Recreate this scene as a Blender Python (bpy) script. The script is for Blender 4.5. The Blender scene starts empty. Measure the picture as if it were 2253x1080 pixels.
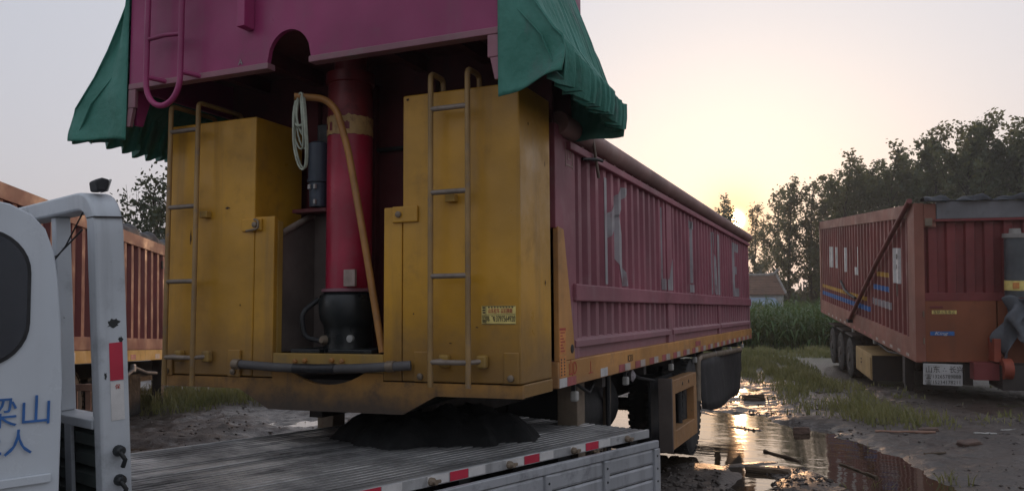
import bpy, bmesh, math, random
import numpy as np
from mathutils import Vector, Matrix, Euler
R_ = math.radians
rng = random.Random(7)
nr = np.random.RandomState(5)
SC = bpy.context.scene
COL = SC.collection

# ------------------------------------------------------------------ camera
cam_d = bpy.data.cameras.new('camera'); cam = bpy.data.objects.new('camera', cam_d); COL.objects.link(cam)
yaw, pitch, roll = R_(23.2), R_(4.59), R_(0.41)
fw = Vector((-math.sin(yaw)*math.cos(pitch), math.cos(yaw)*math.cos(pitch), math.sin(pitch)))
r0 = Vector((math.cos(yaw), math.sin(yaw), 0)); u0 = r0.cross(fw)
rt = r0*math.cos(roll) - u0*math.sin(roll); up = rt.cross(fw)
CAM = Vector((2.896, -3.967, 1.5))
M = Matrix((rt, up, -fw)).transposed().to_4x4(); M.translation = CAM
cam.matrix_world = M
cam_d.sensor_width = 36; cam_d.lens = 36*1800/2253; cam_d.clip_end = 3000; cam_d.clip_start = 0.05
SC.camera = cam

# ------------------------------------------------------------------ sky, sun, exposure
SUN = Vector((-0.137, 0.985, 0.105)).normalized()
SUN_EL = math.asin(SUN.z); SUN_AZ = math.atan2(SUN.x, SUN.y)
world = bpy.data.worlds.new('World'); SC.world = world; world.use_nodes = True
nt = world.node_tree; nt.nodes.clear()
def wn(t, **k):
    n = nt.nodes.new(t)
    for a, b in k.items(): setattr(n, a, b)
    return n
out = wn('ShaderNodeOutputWorld'); bg = wn('ShaderNodeBackground')
sky = wn('ShaderNodeTexSky', sky_type='NISHITA', sun_disc=False, sun_elevation=SUN_EL, sun_rotation=SUN_AZ, altitude=0,
         air_density=1.2, dust_density=5.0, ozone_density=1.5)
SKY_STRENGTH = 0.13
HAZE = 0.0014
def wmath(op, a, b=None):
    n = wn('ShaderNodeMath', operation=op)
    for i, v in enumerate((a, b)):
        if v is None: continue
        if isinstance(v, (int, float)): n.inputs[i].default_value = v
        else: nt.links.new(v, n.inputs[i])
    return n.outputs[0]
def wmix(bt, fac, a, b):
    n = wn('ShaderNodeMix', data_type='RGBA', blend_type=bt)
    for i, v in ((0, fac), (6, a), (7, b)):
        if isinstance(v, (int, float)): n.inputs[i].default_value = v
        elif isinstance(v, tuple): n.inputs[i].default_value = (*v, 1)
        else: nt.links.new(v, n.inputs[i])
    return n.outputs[2]
tc = wn('ShaderNodeTexCoord')
dotn = wn('ShaderNodeVectorMath', operation='DOT_PRODUCT'); nt.links.new(tc.outputs['Generated'], dotn.inputs[0])
dotn.inputs[1].default_value = SUN
d = wmath('MAXIMUM', dotn.outputs['Value'], 0.0)
el = wn('ShaderNodeSeparateXYZ'); nt.links.new(tc.outputs['Generated'], el.inputs[0])
hz = wmath('EXPONENT', wmath('MULTIPLY', wmath('MAXIMUM', el.outputs[2], 0.0), -5.0))
def lobe(prev, col, pw): return wmix('ADD', 1.0, prev, wmix('MULTIPLY', 1.0, tuple(c/SKY_STRENGTH for c in col), wmath('POWER', d, pw)))
# evening haze: an even pale veil, cooler overhead and pinker low down, brighter towards the sun
veil = wmix('MIX', 0.88, sky.outputs[0], tuple(c/SKY_STRENGTH for c in (0.575, 0.58, 0.615)))
veil = lobe(veil, (0.19, 0.165, 0.16), 2.0)
veil = wmix('MULTIPLY', 1.0, veil, wmix('MIX', hz, (0.94, 1.0, 1.09), (1.07, 0.99, 0.95)))
aur = lobe(veil, (0.07, 0.055, 0.03), 22.0)
aur = lobe(aur, (0.08, 0.055, 0.02), 220.0)
aur = wmix('MULTIPLY', wmath('POWER', d, 1400.0), aur, (1.0, 0.84, 0.58))
core = lobe(aur, (1.2, 0.6, 0.15), 9000.0)
core = lobe(core, (40.0, 26.0, 13.0), 40000.0)
nt.links.new(core, bg.inputs['Color']); bg.inputs['Strength'].default_value = SKY_STRENGTH
nt.links.new(bg.outputs[0], out.inputs[0])
sun_d = bpy.data.lights.new('sun', 'SUN'); sun_d.energy = 0.6; sun_d.angle = R_(0.6); sun_d.color = (1.0, 0.55, 0.28)
sun = bpy.data.objects.new('sun', sun_d); COL.objects.link(sun)
sun.rotation_euler = SUN.to_track_quat('Z', 'Y').to_euler(); sun.location = SUN*60
SC.view_settings.view_transform = 'Standard'; SC.view_settings.look = 'None'
SC.view_settings.exposure = 0.0; SC.view_settings.gamma = 1.0; SC.view_settings.use_curve_mapping = False
SC.render.engine = 'CYCLES'
SC.cycles.use_denoising = True
SC.cycles.max_bounces = 6; SC.cycles.diffuse_bounces = 3; SC.cycles.glossy_bounces = 3; SC.cycles.transmission_bounces = 4
SC.cycles.sample_clamp_indirect = 6.0

# ------------------------------------------------------------------ helpers
class MB:
    """collects faces and becomes ONE mesh object"""
    def __init__(s): s.v = []; s.f = []; s.m = []
    def face(s, pts, m=0):
        i = len(s.v); s.v += [tuple(p) for p in pts]; s.f.append(list(range(i, i+len(pts)))); s.m.append(m)
    def box(s, x0, x1, y0, y1, z0, z1, m=0, rot=None):
        P = [Vector((x, y, z)) for z in (z0, z1) for x, y in ((x0, y0), (x1, y0), (x1, y1), (x0, y1))]
        if rot is not None:
            c = sum(P, Vector())/8; P = [rot @ (p-c) + c for p in P]
        i = len(s.v); s.v += [tuple(p) for p in P]
        for q in ((3, 2, 1, 0), (4, 5, 6, 7), (0, 1, 5, 4), (1, 2, 6, 5), (2, 3, 7, 6), (3, 0, 4, 7)):
            s.f.append([i+k for k in q]); s.m.append(m)
        return s
    def tube(s, pts, r, n=10, m=0, caps=True):
        pts = [Vector(p) for p in pts]; k = len(pts)
        rs = r if isinstance(r, (list, tuple)) else [r]*k
        t0 = (pts[1]-pts[0]).normalized()
        a = t0.cross(Vector((0, 0, 1)) if abs(t0.z) < 0.9 else Vector((1, 0, 0))).normalized()
        rings = []
        for i, p in enumerate(pts):
            t = ((pts[min(i+1, k-1)]-p).normalized() + (p-pts[max(i-1, 0)]).normalized()).normalized() if 0 < i < k-1 else \
                ((pts[1]-pts[0]) if i == 0 else (pts[-1]-pts[-2])).normalized()
            a = (a - t*a.dot(t)).normalized(); b = t.cross(a)
            j = len(s.v); rings.append(j)
            for q in range(n):
                w = 2*math.pi*q/n; s.v.append(tuple(p + (a*math.cos(w)+b*math.sin(w))*rs[i]))
        for i in range(k-1):
            for q in range(n):
                s.f.append([rings[i]+q, rings[i]+(q+1) % n, rings[i+1]+(q+1) % n, rings[i+1]+q]); s.m.append(m)
        if caps:
            s.f.append([rings[0]+q for q in reversed(range(n))]); s.m.append(m)
            s.f.append([rings[-1]+q for q in range(n)]); s.m.append(m)
        return s
    def lathe(s, c, axis, prof, n=24, m=0):
        """prof: (distance along axis, radius)"""
        c = Vector(c); t = Vector(axis).normalized()
        a = t.cross(Vector((0, 0, 1)) if abs(t.z) < 0.9 else Vector((1, 0, 0))).normalized(); b = t.cross(a)
        j0 = len(s.v)
        for h, r in prof:
            for q in range(n):
                w = 2*math.pi*q/n; s.v.append(tuple(c + t*h + (a*math.cos(w)+b*math.sin(w))*r))
        for i in range(len(prof)-1):
            for q in range(n):
                s.f.append([j0+i*n+q, j0+i*n+(q+1) % n, j0+(i+1)*n+(q+1) % n, j0+(i+1)*n+q]); s.m.append(m)
        s.f.append([j0+q for q in reversed(range(n))]); s.m.append(m)
        s.f.append([j0+(len(prof)-1)*n+q for q in range(n)]); s.m.append(m)
        return s
    def prism(s, poly, f0, f1, m=0):
        """poly: 2-D outline, f0/f1 map a 2-D point to the two end planes"""
        A = [tuple(f0(*p)) for p in poly]; B = [tuple(f1(*p)) for p in poly]
        i = len(s.v); n = len(poly); s.v += A+B
        s.f.append([i+k for k in range(n)]); s.m.append(m)
        s.f.append([i+n+k for k in reversed(range(n))]); s.m.append(m)
        for k in range(n):
            s.f.append([i+k, i+n+k, i+n+(k+1) % n, i+(k+1) % n]); s.m.append(m)
        return s
    def grid(s, fn, nu, nv, m=0):
        i = len(s.v)
        for a in range(nu+1):
            for b in range(nv+1): s.v.append(tuple(fn(a/nu, b/nv)))
        for a in range(nu):
            for b in range(nv):
                p = i+a*(nv+1)+b; s.f.append([p, p+nv+1, p+nv+2, p+1]); s.m.append(m)
        return s
    def build(s, name, mats, parent=None, smooth=None, bevel=0, solid=0, fix=True):
        me = bpy.data.meshes.new(name); me.from_pydata(s.v, [], s.f)
        if not isinstance(mats, (list, tuple)): mats = [mats]
        for k in mats: me.materials.append(k)
        me.polygons.foreach_set('material_index', s.m)
        if fix:
            bm = bmesh.new(); bm.from_mesh(me); bmesh.ops.recalc_face_normals(bm, faces=bm.faces); bm.to_mesh(me); bm.free()
        if smooth:
            me.polygons.foreach_set('use_smooth', [True]*len(me.polygons)); me.set_sharp_from_angle(angle=R_(smooth))
        me.update()
        return link(name, me, parent, bevel, solid)
def link(name, me, parent=None, bevel=0, solid=0):
    o = bpy.data.objects.new(name, me); COL.objects.link(o)
    if parent is not None: o.parent = parent
    if solid:
        md = o.modifiers.new('s', 'SOLIDIFY'); md.thickness = solid; md.offset = 0
    if bevel:
        md = o.modifiers.new('b', 'BEVEL'); md.width = bevel; md.segments = 2; md.limit_method = 'ANGLE'; md.angle_limit = R_(40)
    return o
def npmesh(name, V, F, mats, mi=None, smooth=False):
    """V (n,3), F (k,4) or (k,3) arrays -> mesh"""
    me = bpy.data.meshes.new(name); n, k = F.shape
    me.vertices.add(len(V)); me.vertices.foreach_set('co', np.ascontiguousarray(V, dtype=np.float32).ravel())
    me.loops.add(n*k); me.loops.foreach_set('vertex_index', np.ascontiguousarray(F, dtype=np.int32).ravel())
    me.polygons.add(n); me.polygons.foreach_set('loop_start', np.arange(0, n*k, k, dtype=np.int32))
    for m in (mats if isinstance(mats, (list, tuple)) else [mats]): me.materials.append(m)
    if mi is not None: me.polygons.foreach_set('material_index', mi.astype(np.int32))
    if smooth: me.polygons.foreach_set('use_smooth', np.ones(n, dtype=bool))
    me.update(calc_edges=True); me.validate()
    return me
def props(o, label=None, cat=None, group=None, kind=None):
    if label: o['label'] = label
    if cat: o['category'] = cat
    if group: o['group'] = group
    if kind: o['kind'] = kind
    return o
def thing(name, label, cat, loc=(0, 0, 0), rot=(0, 0, 0), group=None):
    o = bpy.data.objects.new(name, None); COL.objects.link(o); o.empty_display_size = 0.2
    o.location = loc; o.rotation_euler = rot
    return props(o, label, cat, group)
def copy_tree(o, parent=None):
    c = o.copy(); COL.objects.link(c)
    if parent is not None: c.parent = parent
    for ch in o.children: copy_tree(ch, c)
    return c
def pbox(name, mat, parent, x0, x1, y0, y1, z0, z1, bevel=0.004, rot=None):
    return MB().box(x0, x1, y0, y1, z0, z1, rot=rot).build(name, mat, parent, bevel=bevel)
def ptube(name, mat, parent, pts, r, n=10):
    return MB().tube(pts, r, n).build(name, mat, parent, smooth=50)
def arc_pts(pts, rad, n=5):
    """round the inner corners of a polyline"""
    pts = [Vector(p) for p in pts]; o = [pts[0]]
    for i in range(1, len(pts)-1):
        a, b, c = pts[i-1], pts[i], pts[i+1]
        d0 = (a-b); d1 = (c-b); r = min(rad, d0.length*0.49, d1.length*0.49)
        p, q = b+d0.normalized()*r, b+d1.normalized()*r
        for k in range(n+1):
            t = k/n; o.append((p*(1-t)+b*t)*(1-t) + (b*(1-t)+q*t)*t)
    return o+[pts[-1]]

# ---- noise for terrain (numpy lattice noise)
_L = np.random.RandomState(11).rand(256, 256)
def vnoise(x, y):
    xi = np.floor(x).astype(int); yi = np.floor(y).astype(int); fx = x-xi; fy = y-yi
    fx = fx*fx*(3-2*fx); fy = fy*fy*(3-2*fy)
    g = lambda a, b: _L[a & 255, b & 255]
    return (g(xi, yi)*(1-fx)+g(xi+1, yi)*fx)*(1-fy) + (g(xi, yi+1)*(1-fx)+g(xi+1, yi+1)*fx)*fy
def fbm(x, y, o=4):
    s = 0; a = 0.5
    for k in range(o): s = s+a*(vnoise(x+17.3*k, y-9.1*k)-0.5); x = x*2.03; y = y*2.03; a *= 0.5
    return s

# ---- materials
def new_mat(name):
    m = bpy.data.materials.new(name); m.use_nodes = True; t = m.node_tree; t.nodes.clear()
    o = t.nodes.new('ShaderNodeOutputMaterial'); b = t.nodes.new('ShaderNodeBsdfPrincipled'); t.links.new(b.outputs[0], o.inputs[0])
    return m, t, b, o
def nd(t, typ, ins={}, **k):
    n = t.nodes.new(typ)
    for a, b in k.items(): setattr(n, a, b)
    for a, v in ins.items():
        if isinstance(v, bpy.types.NodeSocket): t.links.new(v, n.inputs[a])
        else: n.inputs[a].default_value = v
    return n
def mixc(t, fac, a, b, bt='MIX'):
    n = t.nodes.new('ShaderNodeMix'); n.data_type = 'RGBA'; n.blend_type = bt
    for i, v in ((0, fac), (6, a), (7, b)):
        if isinstance(v, bpy.types.NodeSocket): t.links.new(v, n.inputs[i])
        elif isinstance(v, tuple): n.inputs[i].default_value = (*v, 1) if len(v) == 3 else v
        else: n.inputs[i].default_value = v
    return n.outputs[2]
def ramp(t, fac, lo, hi):
    n = nd(t, 'ShaderNodeMapRange', {0: fac, 1: lo, 2: hi, 3: 0.0, 4: 1.0}, interpolation_type='SMOOTHSTEP', clamp=True)
    return n.outputs[0]
def noise(t, vec, scale, detail=4, rough=0.55, stretch=None):
    if stretch is not None:
        vec = nd(t, 'ShaderNodeMapping', {'Vector': vec, 'Scale': stretch}).outputs[0]
    return nd(t, 'ShaderNodeTexNoise', {'Vector': vec, 'Scale': scale, 'Detail': detail, 'Roughness': rough}).outputs['Fac']
def paint(name, col, rough=0.5, metal=0.0, dirt=(0.10, 0.085, 0.065), amt=0.5, streak=0.35, var=0.25, low=None, bump=0.15, scale=3.0, chips=0.0, chipcol=(0.05, 0.03, 0.02)):
    """weathered paint: tone drift, vertical run marks, dust patches, mud splashed below height `low`, rust chips"""
    m, t, b, o = new_mat(name)
    ob = nd(t, 'ShaderNodeTexCoord').outputs['Object']
    dark = tuple(c*(1-var) for c in col); light = tuple(min(1, c*(1+var*0.6)+0.01*var) for c in col)
    c = mixc(t, ramp(t, noise(t, ob, scale*0.5, 5), 0.3, 0.7), dark, light)
    st = ramp(t, noise(t, ob, scale*2.2, 5, 0.6, (1, 1, 0.07)), 0.5, 0.78)
    c = mixc(t, nd(t, 'ShaderNodeMath', {0: st, 1: streak}, operation='MULTIPLY').outputs[0], c, dirt)
    n2 = noise(t, ob, scale*1.3, 8, 0.68)
    dm = ramp(t, n2, 0.52, 0.74)
    c = mixc(t, nd(t, 'ShaderNodeMath', {0: dm, 1: amt}, operation='MULTIPLY').outputs[0], c, dirt)
    if chips:
        ch = ramp(t, noise(t, ob, scale*6, 6, 0.7), 0.70-chips*0.08, 0.72-chips*0.08)
        c = mixc(t, ch, c, chipcol)
    if low is not None:
        z = nd(t, 'ShaderNodeSeparateXYZ', {0: ob}).outputs[2]
        zz = nd(t, 'ShaderNodeMath', {0: z, 1: nd(t, 'ShaderNodeMath', {0: n2, 1: -0.5*(low[1]-low[0])*2.2}, operation='MULTIPLY').outputs[0]}, operation='ADD').outputs[0]
        lm = nd(t, 'ShaderNodeMapRange', {0: zz, 1: low[0]-0.55*(low[1]-low[0]), 2: low[1]-0.55*(low[1]-low[0]), 3: low[2] if len(low) > 2 else 0.85, 4: 0.0}, interpolation_type='SMOOTHSTEP').outputs[0]
        c = mixc(t, lm, c, dirt)
    t.links.new(c, b.inputs['Base Color'])
    rr = nd(t, 'ShaderNodeMapRange', {0: n2, 1: 0.3, 2: 0.75, 3: max(0.05, rough-0.12), 4: min(1, rough+0.28)}).outputs[0]
    t.links.new(rr, b.inputs['Roughness']); b.inputs['Metallic'].default_value = metal
    if bump:
        bn = noise(t, ob, scale*0.7, 3, 0.5); bf = noise(t, ob, scale*25, 4, 0.6)
        s = nd(t, 'ShaderNodeMath', {0: bn, 1: nd(t, 'ShaderNodeMath', {0: bf, 1: 0.05}, operation='MULTIPLY').outputs[0]}, operation='ADD').outputs[0]
        t.links.new(nd(t, 'ShaderNodeBump', {'Height': s, 'Strength': bump, 'Distance': 0.03}).outputs[0], b.inputs['Normal'])
    return m
def plain(name, col, rough=0.6, metal=0.0, var=0.2, scale=8.0):
    return paint(name, col, rough, metal, dirt=tuple(c*0.5+0.03 for c in col), amt=0.3, streak=0.1, var=var, scale=scale, bump=0.08)
MUDC = (0.085, 0.068, 0.050)
m_yellow = paint('yellow paint', (0.56, 0.285, 0.022), 0.36, dirt=(0.20, 0.115, 0.045), amt=0.4, streak=0.55, low=(1.10, 1.62, 0.8), chips=0.08, bump=0.4)
m_yellow2 = paint('yellow frame paint', (0.42, 0.25, 0.05), 0.5, dirt=(0.15, 0.12, 0.09), amt=0.7, streak=0.4, low=(0.98, 1.32, 0.9), chips=0.1)
m_rim2 = paint('dusty brown steel', (0.14, 0.11, 0.095), 0.65, dirt=(0.10, 0.08, 0.065), amt=0.6, scale=5)
m_chip = plain('rust chip', (0.06, 0.03, 0.015), 0.8)
m_base = paint('greasy yellow base', (0.40, 0.20, 0.045), 0.5, dirt=(0.060, 0.048, 0.040), amt=0.8, streak=0.6, low=(0.94, 1.16, 0.95), scale=5, chips=0.1)
m_orange = paint('orange chassis paint', (0.55, 0.26, 0.07), 0.5, dirt=(0.20, 0.13, 0.09), amt=0.5, streak=0.3, low=(1.0, 1.16, 0.5), chips=0.15)
m_magenta = paint('magenta paint', (0.31, 0.030, 0.125), 0.38, dirt=(0.20, 0.10, 0.13), amt=0.4, streak=0.3, var=0.2, bump=0.2)
m_magrail = paint('scuffed magenta edge', (0.30, 0.13, 0.16), 0.5, dirt=(0.22, 0.18, 0.17), amt=0.8, streak=0.4)
m_maroon = paint('dusty maroon paint', (0.30, 0.086, 0.114), 0.5, dirt=(0.32, 0.19, 0.20), amt=0.55, streak=0.4, low=(1.2, 1.75, 0.55), chips=0.06, scale=2.5)
m_maroon_top = paint('faded roll', (0.30, 0.17, 0.15), 0.6, dirt=(0.3, 0.24, 0.2), amt=0.6, streak=0.3)
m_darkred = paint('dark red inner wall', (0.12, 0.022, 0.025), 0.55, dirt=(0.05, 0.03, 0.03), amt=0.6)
m_pink = paint('crimson ram paint', (0.40, 0.016, 0.052), 0.35, dirt=(0.25, 0.10, 0.11), amt=0.35, streak=0.25, scale=5)
m_ram_top = paint('greasy red ram', (0.22, 0.025, 0.03), 0.4, dirt=(0.03, 0.02, 0.02), amt=0.7, streak=0.5, scale=5)
m_black = paint('black steel', (0.018, 0.018, 0.019), 0.55, dirt=(0.05, 0.045, 0.04), amt=0.5)
m_oily = paint('oily black', (0.014, 0.017, 0.018), 0.3, dirt=(0.035, 0.038, 0.036), amt=0.6)
m_grease_shade = paint('black grease and shade', (0.004, 0.004, 0.004), 0.8, dirt=(0.009, 0.009, 0.008), amt=0.5, scale=9, bump=0.6)  # grease on the heap; on the left tool box, shade put into colour
m_bare = paint('worn bare steel', (0.23, 0.18, 0.13), 0.5, 0.3, dirt=(0.16, 0.10, 0.06), amt=0.6, scale=10)
m_pipe = paint('dusty grey hose', (0.10, 0.095, 0.095), 0.6, dirt=(0.12, 0.10, 0.08), amt=0.6, scale=12)
m_tape = paint('black tape', (0.015, 0.015, 0.018), 0.4, scale=20)
m_pipe_y = paint('orange pipe paint', (0.42, 0.19, 0.05), 0.45, dirt=(0.2, 0.13, 0.08), amt=0.6, scale=9)
m_ladder = paint('dirty ladder paint', (0.33, 0.20, 0.07), 0.5, dirt=(0.20, 0.16, 0.14), amt=0.9, streak=0.3, scale=9)
m_rung = paint('worn grey rung', (0.26, 0.21, 0.17), 0.5, 0.2, dirt=(0.16, 0.12, 0.09), amt=0.7, scale=14)
m_filter = paint('blue grey canister', (0.055, 0.075, 0.105), 0.45, dirt=(0.04, 0.04, 0.04), amt=0.4, scale=8)
m_rope = plain('pale rope', (0.42, 0.45, 0.36), 0.9, scale=60)
m_rubber = paint('tyre rubber', (0.030, 0.028, 0.026), 0.75, dirt=(0.12, 0.10, 0.085), amt=0.9, scale=5, bump=0.2)
m_rim = paint('dusty rim', (0.10, 0.085, 0.075), 0.6, 0.2, dirt=(0.10, 0.08, 0.06), amt=0.8, scale=6)
m_flap = paint('rubber flap', (0.020, 0.018, 0.018), 0.7, dirt=(0.05, 0.04, 0.035), amt=0.6)
m_under = paint('dusty underside steel', (0.05, 0.042, 0.038), 0.7, dirt=(0.09, 0.07, 0.055), amt=0.8)
m_white = paint('white truck paint', (0.58, 0.62, 0.66), 0.28, dirt=(0.34, 0.33, 0.33), amt=0.18, streak=0.2, var=0.06, bump=0.04, scale=2)
m_post = paint('dirty white paint', (0.52, 0.55, 0.58), 0.42, dirt=(0.07, 0.075, 0.08), amt=0.35, streak=0.3, var=0.1, low=(0.6, 1.3, 0.35), scale=4, chips=0.12, chipcol=(0.06, 0.06, 0.065))
def deck_mat():
    m, t, b, o = new_mat('grimy aluminium planks')
    ob = nd(t, 'ShaderNodeTexCoord').outputs['Object']; z = nd(t, 'ShaderNodeSeparateXYZ', {0: ob}).outputs[2]
    n1 = noise(t, ob, 1.6, 6, 0.65); n2 = noise(t, ob, 5, 6, 0.7, (1, 0.4, 1)); n3 = noise(t, ob, 30, 6, 0.7)
    grime = ramp(t, n1, 0.36, 0.62); top = nd(t, 'ShaderNodeMapRange', {0: z, 1: 0.712, 2: 0.7185}).outputs[0]
    worn = nd(t, 'ShaderNodeMath', {0: ramp(t, n2, 0.22, 0.50), 1: top}, operation='MULTIPLY').outputs[0]  # pale ridge tops, dark grooves: wear plus metal highlights put into colour
    worn = nd(t, 'ShaderNodeMath', {0: worn, 1: nd(t, 'ShaderNodeMath', {0: 1.0, 1: nd(t, 'ShaderNodeMath', {0: grime, 1: 0.72}, operation='MULTIPLY').outputs[0]}, operation='SUBTRACT').outputs[0]}, operation='MULTIPLY').outputs[0]
    c = mixc(t, ramp(t, n3, 0.45, 0.7), (0.016, 0.015, 0.015), (0.055, 0.052, 0.050))
    c = mixc(t, worn, c, (0.50, 0.49, 0.48))
    t.links.new(c, b.inputs['Base Color'])
    t.links.new(nd(t, 'ShaderNodeMapRange', {0: worn, 3: 0.66, 4: 0.30}).outputs[0], b.inputs['Roughness'])
    t.links.new(nd(t, 'ShaderNodeMath', {0: worn, 1: 0.6}, operation='MULTIPLY').outputs[0], b.inputs['Metallic'])
    t.links.new(nd(t, 'ShaderNodeBump', {'Height': n3, 'Strength': 0.5, 'Distance': 0.01}).outputs[0], b.inputs['Normal'])
    return m
m_deck = deck_mat()
m_deckr = paint('scuffed aluminium rail', (0.46, 0.46, 0.46), 0.42, 0.35, dirt=(0.05, 0.05, 0.05), amt=0.7, scale=7)
m_board = paint('scuffed grey dropside', (0.40, 0.41, 0.43), 0.45, 0.25, dirt=(0.07, 0.07, 0.072), amt=0.6, streak=0.35, var=0.12, scale=4)
m_green_dark = paint('dark headboard panel', (0.06, 0.075, 0.068), 0.6, dirt=(0.04, 0.04, 0.035), amt=0.6)
m_glass = paint('dark tinted glass', (0.012, 0.018, 0.030), 0.10, dirt=(0.03, 0.03, 0.035), amt=0.2, streak=0.1, bump=0.0)
m_gasket = plain('black gasket', (0.015, 0.015, 0.017), 0.6)
m_red = plain('red reflector', (0.55, 0.025, 0.06), 0.35, scale=6)
m_whitetape = plain('white reflector', (0.62, 0.60, 0.58), 0.4, scale=14)
m_redtape_old = paint('faded red reflector', (0.40, 0.10, 0.10), 0.45, dirt=(0.3, 0.2, 0.15), amt=0.6, scale=12)
m_whitetape_old = paint('faded white reflector', (0.50, 0.42, 0.37), 0.45, dirt=(0.28, 0.18, 0.12), amt=0.7, scale=12)
m_blue_txt = plain('blue lettering', (0.035, 0.14, 0.40), 0.45, scale=30)
m_yel_sticker = plain('yellow sticker', (0.78, 0.62, 0.20), 0.45, scale=20)
m_ink = plain('black ink', (0.03, 0.025, 0.02), 0.5)
m_red_ink = plain('red ink', (0.45, 0.05, 0.03), 0.5)
m_org_sticker = plain('orange sticker', (0.66, 0.26, 0.07), 0.5, scale=20)
m_letter = paint('weathered white lettering', (0.36, 0.33, 0.34), 0.55, dirt=(0.24, 0.13, 0.14), amt=0.85, streak=0.5, scale=5)
m_lamp = plain('white lamp housing', (0.42, 0.41, 0.38), 0.4)
m_tag = plain('pale tag', (0.34, 0.26, 0.22), 0.5, scale=30)
m_band = paint('torn yellow band', (0.52, 0.33, 0.13), 0.5, dirt=(0.18, 0.05, 0.05), amt=1.0, scale=12)
m_crane = paint('rust red container', (0.20, 0.044, 0.038), 0.55, dirt=(0.21, 0.10, 0.08), amt=0.4, streak=0.4, chips=0.05, scale=2)
m_crail = paint('faded red rail', (0.29, 0.105, 0.070), 0.55, dirt=(0.25, 0.14, 0.105), amt=0.5, streak=0.3, scale=2)
m_cred = paint('dark red container front', (0.20, 0.035, 0.035), 0.55, dirt=(0.12, 0.05, 0.05), amt=0.5, streak=0.4, scale=2)
m_corange = paint('stained orange plate', (0.28, 0.085, 0.035), 0.55, dirt=(0.14, 0.06, 0.035), amt=0.7, streak=0.5, scale=1.6)
m_corange2 = paint('dull red orange', (0.30, 0.06, 0.03), 0.6, dirt=(0.08, 0.04, 0.03), amt=0.7, scale=4)
m_boxtan = paint('dusty tan toolbox', (0.42, 0.27, 0.11), 0.6, dirt=(0.25, 0.18, 0.12), amt=0.6, scale=3)
m_cyel = paint('yellow chassis', (0.55, 0.30, 0.04), 0.5, dirt=(0.25, 0.15, 0.06), amt=0.4, scale=4)
m_grey_beam = paint('grey steel header', (0.17, 0.17, 0.18), 0.55, dirt=(0.10, 0.09, 0.09), amt=0.4)
m_tarp_blk = paint('dark tarpaulin', (0.035, 0.038, 0.045), 0.65, dirt=(0.09, 0.09, 0.1), amt=0.5, scale=6, bump=0.6)
m_cloth = paint('grey tarp cloth', (0.11, 0.12, 0.135), 0.7, dirt=(0.07, 0.07, 0.08), amt=0.5, scale=6, bump=0.4)
m_ram_grey = paint('grey ram tube', (0.075, 0.082, 0.088), 0.4, dirt=(0.05, 0.05, 0.05), amt=0.4, scale=5)
m_wood = paint('weathered wood', (0.12, 0.085, 0.055), 0.85, dirt=(0.05, 0.04, 0.03), amt=0.6, scale=14, bump=0.5)
m_wood_l = paint('pinkish pallet wood', (0.36, 0.21, 0.15), 0.8, dirt=(0.2, 0.12, 0.09), amt=0.4, scale=9)
m_stone = paint('muddy brick', (0.14, 0.09, 0.07), 0.85, dirt=(0.06, 0.05, 0.04), amt=0.6, scale=14, bump=0.5)
m_crumb = paint('wet crumbs', (0.065, 0.050, 0.040), 0.55, dirt=(0.13, 0.10, 0.08), amt=0.5, scale=11)
m_house = paint('whitewashed wall', (0.55, 0.55, 0.56), 0.8, dirt=(0.3, 0.3, 0.3), amt=0.4, scale=1)
m_tile = paint('brown roof tile', (0.17, 0.10, 0.07), 0.8, dirt=(0.06, 0.05, 0.05), amt=0.5, scale=2)
m_bark = paint('bark', (0.075, 0.06, 0.045), 0.9, dirt=(0.04, 0.035, 0.03), amt=0.6, scale=4, bump=0.5)
m_sign = plain('dirty white board', (0.50, 0.49, 0.48), 0.5, scale=6)
m_concrete = plain('concrete coping', (0.3, 0.28, 0.26), 0.8)

def tarp_mat():
    m, t, b, o = new_mat('green canvas')
    ob = nd(t, 'ShaderNodeTexCoord').outputs['Object']
    n1 = noise(t, ob, 2.2, 5, 0.6); n2 = noise(t, ob, 5.5, 5, 0.65, (1, 1, 0.35))
    c = mixc(t, ramp(t, n1, 0.3, 0.7), (0.030, 0.175, 0.125), (0.07, 0.26, 0.205))
    c = mixc(t, nd(t, 'ShaderNodeMath', {0: ramp(t, n2, 0.56, 0.76), 1: 0.7}, operation='MULTIPLY').outputs[0], c, (0.11, 0.13, 0.13))
    t.links.new(c, b.inputs['Base Color']); b.inputs['Roughness'].default_value = 0.62
    h = noise(t, ob, 6, 4, 0.55, (1, 2.5, 0.8)); w = noise(t, ob, 260, 2, 0.5)
    s = nd(t, 'ShaderNodeMath', {0: h, 1: nd(t, 'ShaderNodeMath', {0: w, 1: 0.02}, operation='MULTIPLY').outputs[0]}, operation='ADD').outputs[0]
    t.links.new(nd(t, 'ShaderNodeBump', {'Height': s, 'Strength': 0.55, 'Distance': 0.05}).outputs[0], b.inputs['Normal'])
    return m
m_tarp = tarp_mat()
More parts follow.
